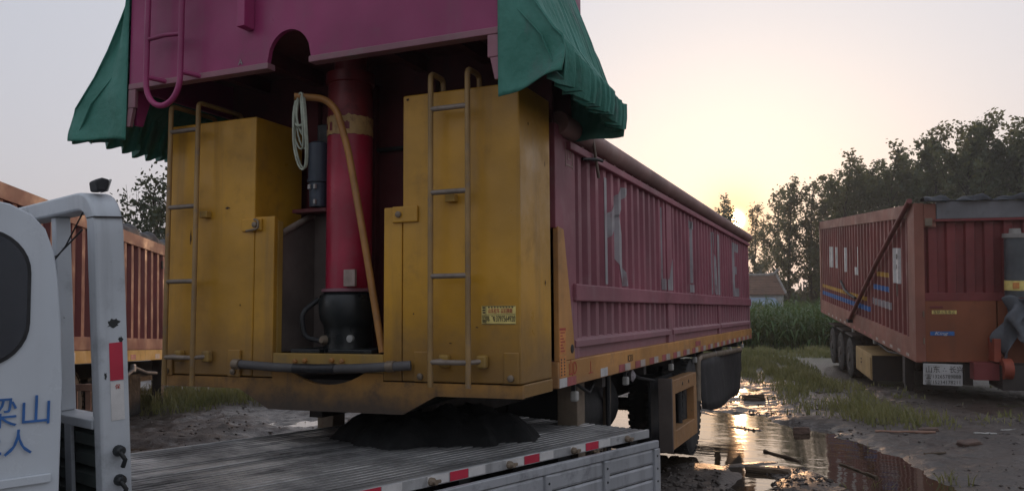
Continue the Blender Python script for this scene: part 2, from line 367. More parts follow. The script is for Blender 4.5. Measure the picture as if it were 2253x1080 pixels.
def leaf_mat(name, c1, c2, trans, tw=0.4):
    m, t, b, o = new_mat(name)
    oi = nd(t, 'ShaderNodeTexCoord').outputs['Object']
    n = noise(t, oi, 0.9, 3, 0.6); w = nd(t, 'ShaderNodeTexWhiteNoise', {'Vector': nd(t, 'ShaderNodeVectorMath', {0: oi, 1: (0.3, 0.3, 0.3)}, operation='SNAP').outputs[0]}).outputs['Value']
    f = nd(t, 'ShaderNodeMath', {0: n, 1: nd(t, 'ShaderNodeMath', {0: w, 1: 0.35}, operation='MULTIPLY').outputs[0]}, operation='ADD').outputs[0]
    c = mixc(t, ramp(t, f, 0.35, 0.95), c1, c2)
    t.links.new(c, b.inputs['Base Color']); b.inputs['Roughness'].default_value = 0.55
    tr = nd(t, 'ShaderNodeBsdfTranslucent', {'Color': (*trans, 1)})
    mx = nd(t, 'ShaderNodeMixShader', {0: tw}); t.links.new(b.outputs[0], mx.inputs[1]); t.links.new(tr.outputs[0], mx.inputs[2])
    t.links.new(mx.outputs[0], o.inputs[0])
    return m
m_leaf = leaf_mat('poplar leaf', (0.050, 0.072, 0.042), (0.10, 0.13, 0.072), (0.26, 0.24, 0.09), 0.5)
m_leaf2 = leaf_mat('tree leaf', (0.030, 0.045, 0.028), (0.060, 0.080, 0.045), (0.08, 0.09, 0.035), 0.3)
m_corn = leaf_mat('maize leaf', (0.050, 0.105, 0.035), (0.105, 0.175, 0.060), (0.14, 0.21, 0.05), 0.38)
m_grass = leaf_mat('grass blade', (0.12, 0.135, 0.050), (0.29, 0.27, 0.13), (0.26, 0.26, 0.09), 0.4)

def ground_mat():
    m, t, b, o = new_mat('churned mud')
    g = nd(t, 'ShaderNodeNewGeometry'); pos = g.outputs['Position']
    xyz = nd(t, 'ShaderNodeSeparateXYZ', {0: pos})
    n1 = noise(t, pos, 0.8, 6, 0.6); n2 = noise(t, pos, 7, 8, 0.65); n3 = noise(t, pos, 45, 4, 0.6)
    c = mixc(t, ramp(t, n1, 0.3, 0.7), (0.062, 0.049, 0.040), (0.118, 0.094, 0.078))
    c = mixc(t, nd(t, 'ShaderNodeMath', {0: ramp(t, n2, 0.48, 0.7), 1: 0.75}, operation='MULTIPLY').outputs[0], c, (0.030, 0.024, 0.020))
    c = mixc(t, nd(t, 'ShaderNodeMath', {0: ramp(t, n3, 0.6, 0.72), 1: 0.4}, operation='MULTIPLY').outputs[0], c, (0.19, 0.155, 0.125))
    # wet: soaks up from the water line
    wz = nd(t, 'ShaderNodeMath', {0: xyz.outputs[2], 1: nd(t, 'ShaderNodeMath', {0: n2, 1: -0.09}, operation='MULTIPLY').outputs[0]}, operation='ADD').outputs[0]
    wet = nd(t, 'ShaderNodeMapRange', {0: wz, 1: -0.06, 2: 0.02, 3: 1.0, 4: 0.0}, interpolation_type='SMOOTHSTEP').outputs[0]
    c = mixc(t, nd(t, 'ShaderNodeMath', {0: wet, 1: 0.6}, operation='MULTIPLY').outputs[0], c, (0.030, 0.022, 0.017))
    gr = nd(t, 'ShaderNodeMapRange', {0: nd(t, 'ShaderNodeMath', {0: xyz.outputs[1], 1: nd(t, 'ShaderNodeMath', {0: n1, 1: 16.0}, operation='MULTIPLY').outputs[0]}, operation='ADD').outputs[0], 1: 27.0, 2: 34.0, 3: 0.0, 4: 1.0}, interpolation_type='SMOOTHSTEP').outputs[0]
    c = mixc(t, nd(t, 'ShaderNodeMath', {0: gr, 1: 0.85}, operation='MULTIPLY').outputs[0], c, (0.085, 0.105, 0.042))
    t.links.new(c, b.inputs['Base Color'])
    rr = nd(t, 'ShaderNodeMapRange', {0: wet, 1: 0.0, 2: 1.0, 3: 0.8, 4: 0.34}).outputs[0]
    t.links.new(rr, b.inputs['Roughness'])
    h = nd(t, 'ShaderNodeMath', {0: n2, 1: nd(t, 'ShaderNodeMath', {0: n3, 1: 0.25}, operation='MULTIPLY').outputs[0]}, operation='ADD').outputs[0]
    t.links.new(nd(t, 'ShaderNodeBump', {'Height': h, 'Strength': 0.7, 'Distance': 0.05}).outputs[0], b.inputs['Normal'])
    return m
m_ground = ground_mat()
def water_mat():
    m, t, b, o = new_mat('muddy water')
    pos = nd(t, 'ShaderNodeNewGeometry').outputs['Position']
    b.inputs['Base Color'].default_value = (0.045, 0.033, 0.022, 1); b.inputs['Roughness'].default_value = 0.045; b.inputs['IOR'].default_value = 1.6
    b.inputs['Specular IOR Level'].default_value = 0.9
    a = noise(t, pos, 2.2, 3, 0.5, (1.0, 1.6, 1)); f = noise(t, pos, 11, 3, 0.5, (1, 1.8, 1))
    s = nd(t, 'ShaderNodeMath', {0: a, 1: nd(t, 'ShaderNodeMath', {0: f, 1: 0.13}, operation='MULTIPLY').outputs[0]}, operation='ADD').outputs[0]
    t.links.new(nd(t, 'ShaderNodeBump', {'Height': s, 'Strength': 0.3, 'Distance': 0.012}).outputs[0], b.inputs['Normal'])
    return m
m_water = water_mat()

# ------------------------------------------------------------------ ground and water
def capsule(x, y, x0, y0, x1, y1, r):
    dx, dy = x1-x0, y1-y0; L = dx*dx+dy*dy+1e-9
    t = np.clip(((x-x0)*dx+(y-y0)*dy)/L, 0, 1)
    return np.hypot(x-x0-t*dx, y-y0-t*dy)-r
POOLS = [(0.75, 8.1, 1.25, 7.9, 0.55), (1.0, 7.6, 1.9, 6.95, 0.66), (0.9, 7.2, 1.75, 5.9, 0.66), (0.9, 6.2, 1.35, 4.6, 0.66), (0.5, 5.6, 1.15, 4.2, 0.4), (0.1, 7.3, 0.7, 5.4, 0.6), (1.5, 6.1, 2.2, 5.0, 0.55), (1.98, 4.3, 1.95, 3.4, 0.2),
         (2.5, 6.4, 2.75, 5.2, 0.30), (2.75, 5.2, 3.05, 3.8, 0.48), (-0.6, 8.6, 0.2, 7.5, 0.6)]
BANKS = [(2.12, 4.35, 2.62, 3.3, 0.2), (1.62, 4.45, 1.98, 4.75, 0.08), (1.35, 4.2, 1.5, 3.0, 0.3), (1.3, 7.25, 1.55, 7.05, 0.13), (0.65, 8.55, 0.8, 8.35, 0.08), (1.75, 8.0, 2.1, 7.8, 0.1)]
WATER_Z = -0.034
def height(x, y):
    x = np.asarray(x, float); y = np.asarray(y, float)
    wob = 0.15*fbm(x*1.6+3, y*1.6, 4)+0.10*fbm(x*6, y*6+8, 3)
    dp = np.full(x.shape, 9.0)
    for c in POOLS: dp = np.minimum(dp, capsule(x, y, *c))
    db = np.full(x.shape, 9.0)
    for c in BANKS: db = np.minimum(db, capsule(x, y, *c))
    s = np.clip((0.22-(dp+wob*1.6))/0.5, 0, 1); s = s*s*(3-2*s)
    k = np.clip((0.13-(db+wob*0.7))/0.2, 0, 1); k = k*k*(3-2*k)
    far = np.clip((np.hypot(x-1, y-5)-10)/15, 0, 1)
    h = 0.11*fbm(x*0.55, y*0.55, 3)*(1-0.3*far) + 0.085*fbm(x*2.2+5, y*1.7, 4)*(1-0.6*far) + (0.075*np.abs(fbm(x*5.5, y*4.5, 4))+0.03*fbm(x*13, y*11, 3))*(1-far)
    # wheel ruts running with the trailers
    for cx in (0.9, -0.9): h = h - 0.03*np.exp(-((x-cx-0.1*np.sin(y*0.4))/0.22)**2)*(1-far)
    h = h*(1-0.85*s) - 0.11*s + 0.085*k*s
    h = h - 0.19*np.exp(-(((x-3.2)/2.6)**2+((y-17.5)/3.4)**2))
    # rougher churned heaps off to the left, behind the flatbed
    lf = np.clip((-x-2.0)/2.0, 0, 1)*np.clip((12-y)/4, 0, 1)
    h = h + lf*(0.16*fbm(x*1.9, y*1.9+40, 4)+0.05*np.abs(fbm(x*6, y*6, 3)))
    return h
def axis(lo, hi, step, L, g=1.22):
    a = list(np.arange(lo, hi+1e-6, step)); s = step; p = hi
    while p < L: s *= g; p += s; a.append(p)
    s = step; p = lo; b = []
    while p > -L: s *= g; p -= s; b.append(p)
    return np.array(b[::-1]+a)
xs = axis(-9.5, 6.0, 0.05, 900); ys = axis(-1.0, 13.0, 0.05, 1100, 1.12)
X, Y = np.meshgrid(xs, ys, indexing='ij'); Z = height(X, Y)
V = np.stack([X.ravel(), Y.ravel(), Z.ravel()], 1)
a, b = len(xs), len(ys)
idx = np.arange(a*b).reshape(a, b)
F = np.stack([idx[:-1, :-1].ravel(), idx[1:, :-1].ravel(), idx[1:, 1:].ravel(), idx[:-1, 1:].ravel()], 1)
props(link('ground', npmesh('ground', V, F, m_ground, smooth=True)), kind='structure')
def water(u, v): return (-5.0+10.5*u, 1.5+12.0*v, WATER_Z)
props(MB().grid(water, 2, 2).build('puddle_water', m_water), kind='structure')

def gz(x, y): return float(height(np.array([x]), np.array([y]))[0])

# ------------------------------------------------------------------ corrugated sheet and paint on it
def corr_profile(y0, y1, pitch, depth, outer=0.34, slope=0.13):
    """list of (y, offset): offset 0 = outer face, -depth = inner"""
    p = [(y0, -depth)]; n = max(1, round((y1-y0)/pitch)); q = (y1-y0)/n; inner = (1-outer-2*slope)/2
    for i in range(n):
        s = y0+i*q
        p += [(s+inner*q, -depth), (s+(inner+slope)*q, 0.0), (s+(inner+slope+outer)*q, 0.0), (s+(inner+2*slope+outer)*q, -depth)]
    return p+[(y1, -depth)]
def corr_sheet(name, mat, parent, x, y0, y1, z0, z1, pitch, depth, sgn=1, **k):
    pr = corr_profile(y0, y1, pitch, depth, **k); mb = MB()
    for (a, oa), (b, ob) in zip(pr, pr[1:]):
        mb.face([(x+sgn*oa, a, z0), (x+sgn*ob, b, z0), (x+sgn*ob, b, z1), (x+sgn*oa, a, z1)])
    return mb.build(name, mat, parent, fix=False), pr
def clip(poly, y, keep_ge):
    o = []
    for i, p in enumerate(poly):
        q = poly[(i+1) % len(poly)]
        ip = (p[0] >= y) == keep_ge or p[0] == y; iq = (q[0] >= y) == keep_ge or q[0] == y
        if ip: o.append(p)
        if ip != iq:
            t = (y-p[0])/(q[0]-p[0]); o.append((y, p[1]+t*(q[1]-p[1])))
    return o
def paint_on(name, mat, parent, polys, pr, x, sgn=1, lift=0.004):
    """convex outlines in (y, z) laid on the corrugations"""
    mb = MB()
    for poly in polys:
        for (a, oa), (b, ob) in zip(pr, pr[1:]):
            if b-a < 1e-6: continue
            c = clip(clip(poly, a, True), b, False)
            if len(c) < 3: continue
            mb.face([(x+sgn*(oa+(ob-oa)*(p[0]-a)/(b-a)+lift), p[0], p[1]) for p in c])
    if mb.f: return mb.build(name, mat, parent, fix=False)
def text_on(name, s, size, mat, parent, origin, face, extrude=0.0008, sx=1.0, align='LEFT', shear=0.0):
    cu = bpy.data.curves.new(name, 'FONT'); cu.body = s; cu.size = size; cu.extrude = extrude; cu.align_x = align; cu.shear = shear
    cu.resolution_u = 3
    tmp = bpy.data.objects.new('tmp', cu); COL.objects.link(tmp)
    dg = bpy.context.evaluated_depsgraph_get(); me = bpy.data.meshes.new_from_object(tmp.evaluated_get(dg))
    bpy.data.objects.remove(tmp); me.name = name
    cols = {'+x': ((0, 1, 0), (0, 0, 1), (1, 0, 0)), '-y': ((1, 0, 0), (0, 0, 1), (0, -1, 0)), '-x': ((0, -1, 0), (0, 0, 1), (-1, 0, 0))}[face]
    mt = Matrix(cols).transposed().to_4x4() @ Matrix.Diagonal((sx, 1, 1, 1)); mt.translation = Vector(origin)
    me.transform(mt); me.materials.clear(); me.materials.append(mat)
    return link(name, me, parent)
def wheel(parent, c, axis, r=0.5, w=0.27, outer=1):
    """tyre and rim of one wheel, axis along +-x; treads as raised lugs"""
    ax = Vector(axis)
    mb = MB().lathe(c, ax, [(-w/2, r*0.58), (-w/2-0.004, r*0.75), (-w*0.47, r*0.93), (-w*0.36, r*0.985), (0, r), (w*0.36, r*0.985), (w*0.47, r*0.93), (w/2+0.004, r*0.75), (w/2, r*0.58)], 40)
    for k in range(44):
        a = 2*math.pi*k/44
        for sg in (-1, 1):
            p = Vector(c)+ax*(sg*w*0.36)+Vector((0, math.cos(a), math.sin(a)))*r*0.99
            mb.box(p.x-w*0.12, p.x+w*0.12, p.y-0.022, p.y+0.022, p.z-0.007, p.z+0.007, rot=Matrix.Rotation(a-math.pi/2, 3, 'X'))
    t = mb.build('tyre', m_rubber, parent, smooth=40)
    e = w/2*outer
    MB().lathe(Vector(c), ax*outer, [(w/2-0.10, 0.05), (w/2-0.10, r*0.5), (w/2-0.02, r*0.585), (w/2+0.01, r*0.60), (w/2+0.012, r*0.56), (w/2-0.06, r*0.48), (w/2-0.075, r*0.30), (w/2-0.02, r*0.24), (w/2+0.03, r*0.2), (w/2+0.03, 0.03)], 28).build('rim', m_rim, t, smooth=35)
    return t

#@MAIN
# ------------------------------------------------------------------ main dump semi trailer (front face on y = 0, axis along +y)
T = thing('semi_trailer', 'maroon dump semi trailer with yellow front towers in the middle of the yard', 'trailer')
XR = 1.25
# front towers
tw = MB().box(0.527, 1.243, 0, 0.458, 1.119, 2.725).build('tower_cabinet', m_yellow, T, bevel=0.008)
tl = MB().box(-1.25, -0.522, 0, 0.458, 1.119, 2.714).build('tower_cabinet', m_yellow, T, bevel=0.008)
pbox('narrow_panel', m_yellow, T, -0.517, -0.37, 0.0, 0.035, 1.119, 2.086)
pbox('narrow_panel', m_yellow, T, 0.405, 0.522, 0.0, 0.035, 1.119, 2.09)
pbox('inner_flange', m_yellow2, T, -0.385, -0.37, 0.037, 0.085, 1.25, 2.06)
for (x0, x1, z0, z1, nm) in ((-0.611, -0.458, 1.999, 2.075, 'latch_plate'), (0.466, 0.63, 2.0, 2.092, 'latch_plate'), (-0.70, -0.602, 1.116, 1.278, 'hinge_strap'), (-1.226, -1.148, 1.111, 1.24, 'hinge_strap'), (0.609, 0.697, 1.119, 1.285, 'hinge_strap'), (1.149, 1.236, 1.121, 1.285, 'hinge_strap')):
    lp = MB().box(x0, x1, -0.016, -0.002, z0, z1).build(nm, m_yellow, T, bevel=0.006)
    cx, cz = ((x0+x1)/2, z0+0.03) if nm == 'hinge_strap' else (x0+0.045 if x0 > 0 else x1-0.045, (z0+z1)/2)
    MB().lathe((cx, -0.016, cz), (0, -1, 0), [(0, 0.018), (0.012, 0.018), (0.018, 0.010)], 12).build('bolt', m_bare, lp, smooth=40)
MB().tube(arc_pts([(-0.50, -0.03, 2.068), (-0.465, -0.035, 2.06), (-0.465, -0.035, 2.01), (-0.56, -0.03, 2.0)], 0.02), 0.007, 8).build('latch_handle', m_bare, T, smooth=50)
for x, z in ((-0.893, 2.128), (0.847, 2.125)):
    k = MB().box(x-0.03, x+0.03, -0.045, 0, z-0.03, z+0.012).build('door_stop', m_yellow2, T, bevel=0.005)
# base frame with the dipped middle and the recess under the bumper pipe
def bottom(x):
    P = [(-1.25, 1.046), (-0.62, 1.046), (-0.395, 0.93), (0.529, 0.935), (0.737, 1.042), (1.25, 1.045)]
    return float(np.interp(x, [p[0] for p in P], [p[1] for p in P]))
cuts = sorted(set([-1.25, -0.62, -0.395, -0.3695, -0.3685, 0.4035, 0.4045, 0.529, 0.737, 1.25]+[round(-0.24+0.52*k/16, 4) for k in range(17)]))
lens = lambda x: (1.156 if -0.369 < x < 0.404 else 1.1125)-0.072*max(0, 1-((x-0.02)/0.26)**2)
mb = MB()
for x0, x1 in zip(cuts, cuts[1:]):
    mb.prism([(x0, bottom(x0)), (x1, bottom(x1)), (x1, lens(x1)), (x0, lens(x0))], lambda x, z: (x, 0, z), lambda x, z: (x, 0.03, z))
MBF = mb.build('front_beam', m_base, T)
pbox('front_sill', m_yellow2, T, -0.368, 0.403, 0.002, 0.05, 1.158, 1.262)
pbox('base_underside', m_under, T, -1.2, 1.2, 0.034, 0.54, 1.05, 1.112, 0)
MB().prism([(-0.62, 1.05), (-0.395, 0.934), (0.529, 0.939), (0.737, 1.046)], lambda x, z: (x, 0.034, z), lambda x, z: (x, 1.6, z+0.06)).build('coupling_plate', m_oily, T)
pbox('side_sill', m_yellow, T, 1.20, 1.247, 0.034, 0.458, 1.045, 1.115)
pbox('side_sill', m_yellow, T, -1.247, -1.20, 0.034, 0.458, 1.045, 1.115)
for x, z in ((-0.20, 1.215), (-0.13, 1.22), (0.06, 1.225), (0.13, 1.222)):
    MB().lathe((x, 0.002, z), (0, -1, 0), [(0, 0.015), (0.014, 0.015), (0.018, 0.008)], 6).build('bolt', m_pipe_y, T)
ptube('bumper_pipe', m_pipe, T, [(-0.61, -0.03, 1.192), (-0.55, -0.05, 1.194), (-0.3, -0.05, 1.182), (0.0, -0.05, 1.176), (0.3, -0.05, 1.188), (0.55, -0.05, 1.206), (0.60, -0.03, 1.208)], 0.026, 12)
ptube('tape_wrap', m_tape, T, [(-0.17, -0.05, 1.1782), (-0.02, -0.05, 1.1765), (0.12, -0.05, 1.1805)], 0.0295, 12)
for x in (-0.6, 0.48):
    ptube('pipe_clamp', m_bare, T, [(x-0.02, -0.048, 1.195 if x < 0 else 1.2), (x+0.03, -0.05, 1.194 if x < 0 else 1.203)], 0.031, 12)
def blot(mat, pr_, f, c, sx, sz, seed, n=22):
    rr_ = random.Random(seed); mb = MB(); ph = rr_.uniform(0, 6)
    mb.face([f(c[0]+sx*math.cos(2*math.pi*q/n)*(0.75+0.2*math.sin(3*q/n*6.28+ph)+rr_.uniform(-0.15, 0.15)), c[1]+sz*math.sin(2*math.pi*q/n)*(0.75+0.25*math.sin(4*q/n*6.28+ph)+rr_.uniform(-0.15, 0.15))) for q in range(n)])
    return mb.build('grease_smear' if mat is m_oily else 'paint_scar', mat, pr_, fix=False)
FY = lambda x, z: (x, -0.0025, z)
for k, (x, z, sx, sz) in enumerate(((-0.735, 2.155, 0.022, 0.009), (-1.03, 1.98, 0.008, 0.05), (0.56, 2.70, 0.012, 0.01), (0.83, 1.33, 0.012, 0.004), (0.60, 1.49, 0.006, 0.006), (-0.62, 1.55, 0.006, 0.008), (0.99, 1.415, 0.010, 0.004))): blot(m_chip, T, FY, (x, z), sx, sz, 40+k)
for k, (y, z, sy, sz) in enumerate(((0.36, 1.66, 0.008, 0.02), (0.37, 2.34, 0.005, 0.025), (0.12, 2.52, 0.01, 0.012))): blot(m_chip, T, lambda a, b: (1.2455, a, b), (y, z), sy, sz, 60+k)
# ladders on the towers
def ladder(xl, xr, ztop, rungs, zb, hook):
    for x in (xl, xr):
        pts = arc_pts([(x, -0.09, zb), (x, -0.09, ztop), (x, hook, ztop+0.0), (x, hook, 2.722)], 0.035, 4)
        ptube('ladder_rail', m_ladder, T, pts, 0.0155, 10)
    for z in rungs:
        ptube('ladder_rung', m_rung, T, [(xl, -0.09, z), (xr, -0.09, z)], 0.0145, 10)
    for x, s in ((xl, 1), (xr, 1)):
        pbox('ladder_lug', m_yellow2, T, x-0.03+0.05*s, x+0.03+0.05*s, -0.045, 0.0, 1.20, 1.27, 0.012)
        ptube('ladder_stay', m_rung, T, [(x, -0.09, rungs[-1]), (x+0.05*s, -0.03, rungs[-1]+0.005)], 0.013, 8)
ladder(0.755, 0.98, 2.805, (2.603, 2.143, 1.69, 1.233), 1.10, 0.06)
ladder(-1.132, -0.905, 2.822, (2.653, 2.168, 1.70, 1.23), 1.06, 0.30)
# trader's sticker on the right tower
st = pbox('sales_sticker', m_yel_sticker, T, 1.018, 1.216, -0.0035, -0.001, 1.432, 1.53, 0)
text_on('sticker_text', '13797564920', 0.043, m_ink, st, (1.09, -0.0045, 1.447), '-y', sx=0.52)
text_on('sticker_text', '陈 飞', 0.034, m_ink, st, (1.046, -0.0045, 1.45), '-y', sx=0.62)
text_on('sticker_text', '山东挂车 以旧换新', 0.028, m_red_ink, st, (1.055, -0.0045, 1.493), '-y', sx=0.62)
text_on('sticker_text', '挂车\n销售', 0.021, m_ink, st, (1.022, -0.0045, 1.462), '-y', sx=0.5)
for k in range(9): MB().box(1.056+k*0.017, 1.066+k*0.017, -0.0045, -0.0037, 1.5185, 1.525).build('sticker_mark', m_ink, st)
for k in range(3): MB().box(1.023, 1.040, -0.0045, -0.0037, 1.49+k*0.013, 1.498+k*0.013).build('sticker_mark', m_ink, st)
for (x0, x1, z0, z1) in ((1.020, 1.214, 1.482, 1.4845), (1.0425, 1.045, 1.434, 1.528), (1.02, 1.214, 1.433, 1.4355), (1.02, 1.214, 1.5265, 1.529)):
    MB().box(x0, x1, -0.0042, -0.0037, z0, z1).build('sticker_line', m_ink, st)
# body nose: overhanging hood with the arched cut-out
hx0, hx1 = -1.29, 1.25
cuts = sorted(set([hx0, hx1]+[round(-0.21+0.305*k/20, 4) for k in range(21)]))
arch = lambda x: 2.935+0.175*math.sqrt(max(0, 1-((x+0.0575)/0.1525)**2)) if -0.211 < x < 0.0955 else 2.935
mb = MB()
for x0, x1 in zip(cuts, cuts[1:]):
    mb.prism([(x0, arch(x0)), (x1, arch(x1)), (x1, 3.95), (x0, 3.95)], lambda x, z: (x, -0.28, z), lambda x, z: (x, -0.25, z))
mb.build('headboard', m_magenta, T)
pbox('headboard_flange', m_magrail, T, hx0, -0.20, -0.288, -0.22, 2.898, 2.934, 0.004)
pbox('headboard_flange', m_magrail, T, 0.085, hx1, -0.288, -0.22, 2.898, 2.934, 0.004)
for x0, x1 in ((-1.29, -1.262), (1.222, 1.25)):
    MB().prism([(-0.248, 2.90), (-0.235, 2.68), (-0.19, 2.68), (-0.12, 2.90), (1.05, 2.90), (1.05, 3.95), (-0.248, 3.95)], lambda y, z: (x0, y, z), lambda y, z: (x1, y, z)).build('hood_cheek', m_magenta, T)
    cx = x0 if x0 < 0 else x1
    s = 1 if x0 < 0 else -1
    pbox('cheek_flange', m_magrail, T, min(cx, cx+s*0.06), max(cx, cx+s*0.06), -0.287, -0.262, 2.78, 2.896)
    MB().prism([(cx, 2.778), (cx+s*0.045, 2.778), (cx+s*0.02, 2.665), (cx-s*0.012, 2.665)], lambda x, z: (x, -0.285, z), lambda x, z: (x, -0.262, z)).build('cheek_toe', m_magrail, T)
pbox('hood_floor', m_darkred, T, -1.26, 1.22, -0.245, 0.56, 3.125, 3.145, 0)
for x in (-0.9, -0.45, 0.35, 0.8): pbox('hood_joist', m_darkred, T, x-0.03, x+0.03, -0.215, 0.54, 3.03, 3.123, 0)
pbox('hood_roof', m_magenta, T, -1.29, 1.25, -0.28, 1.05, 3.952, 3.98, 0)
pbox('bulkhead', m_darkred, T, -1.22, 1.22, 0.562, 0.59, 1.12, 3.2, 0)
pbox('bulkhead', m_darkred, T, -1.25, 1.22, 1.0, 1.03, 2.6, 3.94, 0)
ptube('bulkhead_rod', m_black, T, [(-0.5, 0.53, 2.55), (0.52, 0.53, 2.55)], 0.014)
for x in (-0.48, -0.02, 0.42): pbox('bulkhead_rib', m_darkred, T, x-0.04, x+0.04, 0.51, 0.558, 1.27, 2.98)
# headboard ladder
xl, xr = -1.04, -0.768
up_ = [(xl, -0.38, 3.9), (xl, -0.38, 2.90)]
cxm, rad = (xl+xr)/2, (xr-xl)/2
up_ += [(cxm-rad*math.cos(a), -0.38, 2.90-0.165*math.sin(a)) for a in [math.pi*k/14 for k in range(1, 14)]] + [(xr, -0.38, 2.90), (xr, -0.38, 3.9)]
lad = ptube('nose_ladder', m_magenta, T, up_, 0.0175, 12)
for z in (3.154, 3.46): ptube('ladder_rung', m_magenta, lad, [(xl, -0.38, z), (cxm, -0.375, z+0.012), (xr, -0.38, z)], 0.013)
for x in (xl, xr):
    for z in (2.925, 3.7): ptube('ladder_stay', m_magenta, lad, [(x, -0.38, z), (x+0.06, -0.28, z-0.01)], 0.014)
pbox('hinge_block', m_magenta, T, -0.36, -0.305, -0.37, -0.282, 3.14, 3.6)
text_on('nose_mark', 'A', 0.05, m_letter, T, (-0.42, -0.284, 2.945), '-y')
# hydraulic ram between the towers
cy = (-0.022, 0.28)
ram = MB().lathe((*cy, 1.64), (0, 0, 1), [(0, 0.140), (0.945, 0.140)], 40).build('hydraulic_ram', m_pink, T, smooth=40)
MB().lathe((*cy, 2.585), (0, 0, 1), [(0, 0.1385), (0.33, 0.1385), (0.335, 0.15), (0.40, 0.15), (0.402, 0.10), (0.54, 0.10)], 40).build('ram_stage', m_ram_top, ram, smooth=40)
# worn paper band: torn top edge
mb = MB(); n = 48
rr_ = random.Random(3)
tops = [2.705+rr_.uniform(-0.012, 0.008) for _ in range(n)]; bots = [2.588+rr_.uniform(-0.004, 0.004) for _ in range(n)]
for k in range(n):
    a0, a1 = 2*math.pi*k/n, 2*math.pi*(k+1)/n
    P = lambda a, z: (cy[0]+0.1425*math.cos(a), cy[1]+0.1425*math.sin(a), z)
    mb.face([P(a0, bots[k]), P(a1, bots[(k+1) % n]), P(a1, tops[(k+1) % n]), P(a0, tops[k])])
band = mb.build('paper_band', m_band, ram, smooth=40)
for k, (a, w, z0, z1) in enumerate(((-2.35, 0.16, 2.625, 2.665), (-2.0, 0.18, 2.612, 2.668), (-1.3, 0.3, 2.615, 2.665))):
    mb = MB()
    for j in range(4):
        a0, a1 = a+w*j/4, a+w*(j+1)/4; P = lambda q, z: (cy[0]+0.1445*math.cos(q), cy[1]+0.1445*math.sin(q), z)
        mb.face([P(a0, z0), P(a1, z0), P(a1, z1-0.008*(j % 2)), P(a0, z1-0.006*(j % 2))])
    mb.build('band_print', m_ram_top, band)
MB().lathe((*cy, 1.622), (0, 0, 1), [(0, 0.150), (0.004, 0.165), (0.02, 0.165), (0.024, 0.147)], 40).build('ram_collar', m_magrail, ram, smooth=30)
MB().lathe((*cy, 1.27), (0, 0, 1), [(0, 0.15), (0.12, 0.145), (0.15, 0.15), (0.185, 0.172), (0.24, 0.180), (0.30, 0.182), (0.335, 0.172), (0.351, 0.15)], 40).build('ram_base', m_oily, T, smooth=35)
pbox('ram_tag', m_tag, ram, 0.045, 0.125, 0.125, 0.148, 1.655, 1.755, 0.003)
for x0, x1 in ((-0.27, -0.06), (0.0, 0.3)): pbox('ram_foot', m_oily, T, x0, x1, 0.04, 0.42, 1.262, 1.285)
MB().lathe((0.085, 0.155, 1.345), (0, -1, 0), [(0, 0.022), (0.02, 0.022), (0.022, 0.012)], 14).build('drain_plug', m_lamp, T, smooth=40)
MB().lathe((-0.10, 0.16, 1.335), (0, -1, 0), [(0, 0.03), (0.03, 0.028), (0.05, 0.016)], 14).build('valve', m_bare, T, smooth=40)
ptube('oil_hose', m_black, T, arc_pts([(-0.19, 0.2, 1.58), (-0.24, 0.1, 1.5), (-0.23, 0.12, 1.35), (-0.12, 0.14, 1.33)], 0.05), 0.016)
# canister left of the ram
cn = MB().lathe((-0.25, 0.27, 2.33), (0, 0, 1), [(0, 0.066), (0.235, 0.066), (0.245, 0.05)], 24).build('filter_canister', m_filter, T, smooth=40)
MB().lathe((-0.25, 0.27, 2.165), (0, 0, 1), [(0, 0.055), (0.15, 0.06), (0.155, 0.072), (0.172, 0.072)], 24).build('canister_cup', m_filter, cn, smooth=40)
for x, z in ((-0.27, 2.285), (-0.228, 2.285), (-0.228, 2.19)):
    pbox('canister_clip', m_lamp, cn, x-0.008, x+0.008, 0.195, 0.212, z-0.014, z+0.014, 0.002)
pbox('canister_shelf', m_darkred, T, -0.43, -0.17, 0.24, 0.54, 2.13, 2.155)
pbox('canister_plate', m_oily, T, -0.34, -0.17, 0.37, 0.40, 2.13, 2.72)
# grey side plate inside the left opening
MB().prism([(-0.33, 1.265), (0.0, 1.265), (0.0, 2.10), (-0.05, 2.14), (-0.33, 1.99)], lambda a, z: (-0.388, 0.42+a, z), lambda a, z: (-0.40, 0.42+a, z)).build('inner_gusset', m_rim2, T)
pbox('inner_plate', m_rim2, T, -0.40, -0.30, 0.425, 0.445, 1.265, 2.14)
ptube('gusset_edge', m_rung, T, [(-0.383, 0.09, 1.99), (-0.383, 0.40, 2.135)], 0.020)
# bent pipe handle
ptube('crank_pipe', m_pipe_y, T, arc_pts([(0.365, 0.055, 1.272), (0.235, 0.05, 1.94), (0.130, 0.04, 2.458), (0.06, 0.02, 2.70), (0.0, -0.02, 2.765), (-0.135, -0.13, 2.765)], 0.09, 5), 0.021, 14)
MB().lathe((-0.130, -0.126, 2.765), (-0.775, -0.632, 0), [(0, 0.012), (0.0075, 0.0155)], 14).build('pipe_mouth', m_oily, T)
# body side, chassis rail
pbox('side_rail', m_orange, T, 1.17, 1.25, 0.545, 9.45, 1.049, 1.203, 0.006)
pbox('side_rail', m_orange, T, -1.25, -1.17, 0.545, 9.45, 1.049, 1.203, 0.006)
MB().prism([(0.562, 1.205), (0.845, 1.205), (0.83, 1.35), (0.665, 1.99), (0.562, 2.0)], lambda y, z: (1.251, y, z), lambda y, z: (1.18, y, z)).build('corner_gusset', m_orange, T, bevel=0.004)
pbox('corner_post', m_maroon, T, 1.19, 1.243, 0.545, 0.685, 1.99, 2.62)
pbox('corner_post', m_maroon, T, 1.19, 1.238, 0.69, 0.925, 1.205, 2.56)
pbox('gap_shade', m_black, T, 1.10, 1.19, 0.53, 0.60, 1.12, 2.62, 0)  # black box in the tower gap, the gap's shade put in as colour
MB().lathe((1.2515, 0.79, 1.27), (1, 0, 0), [(0, 0.028), (0.003, 0.026)], 16).build('drain_hole', m_oily, T)
pr_all = None
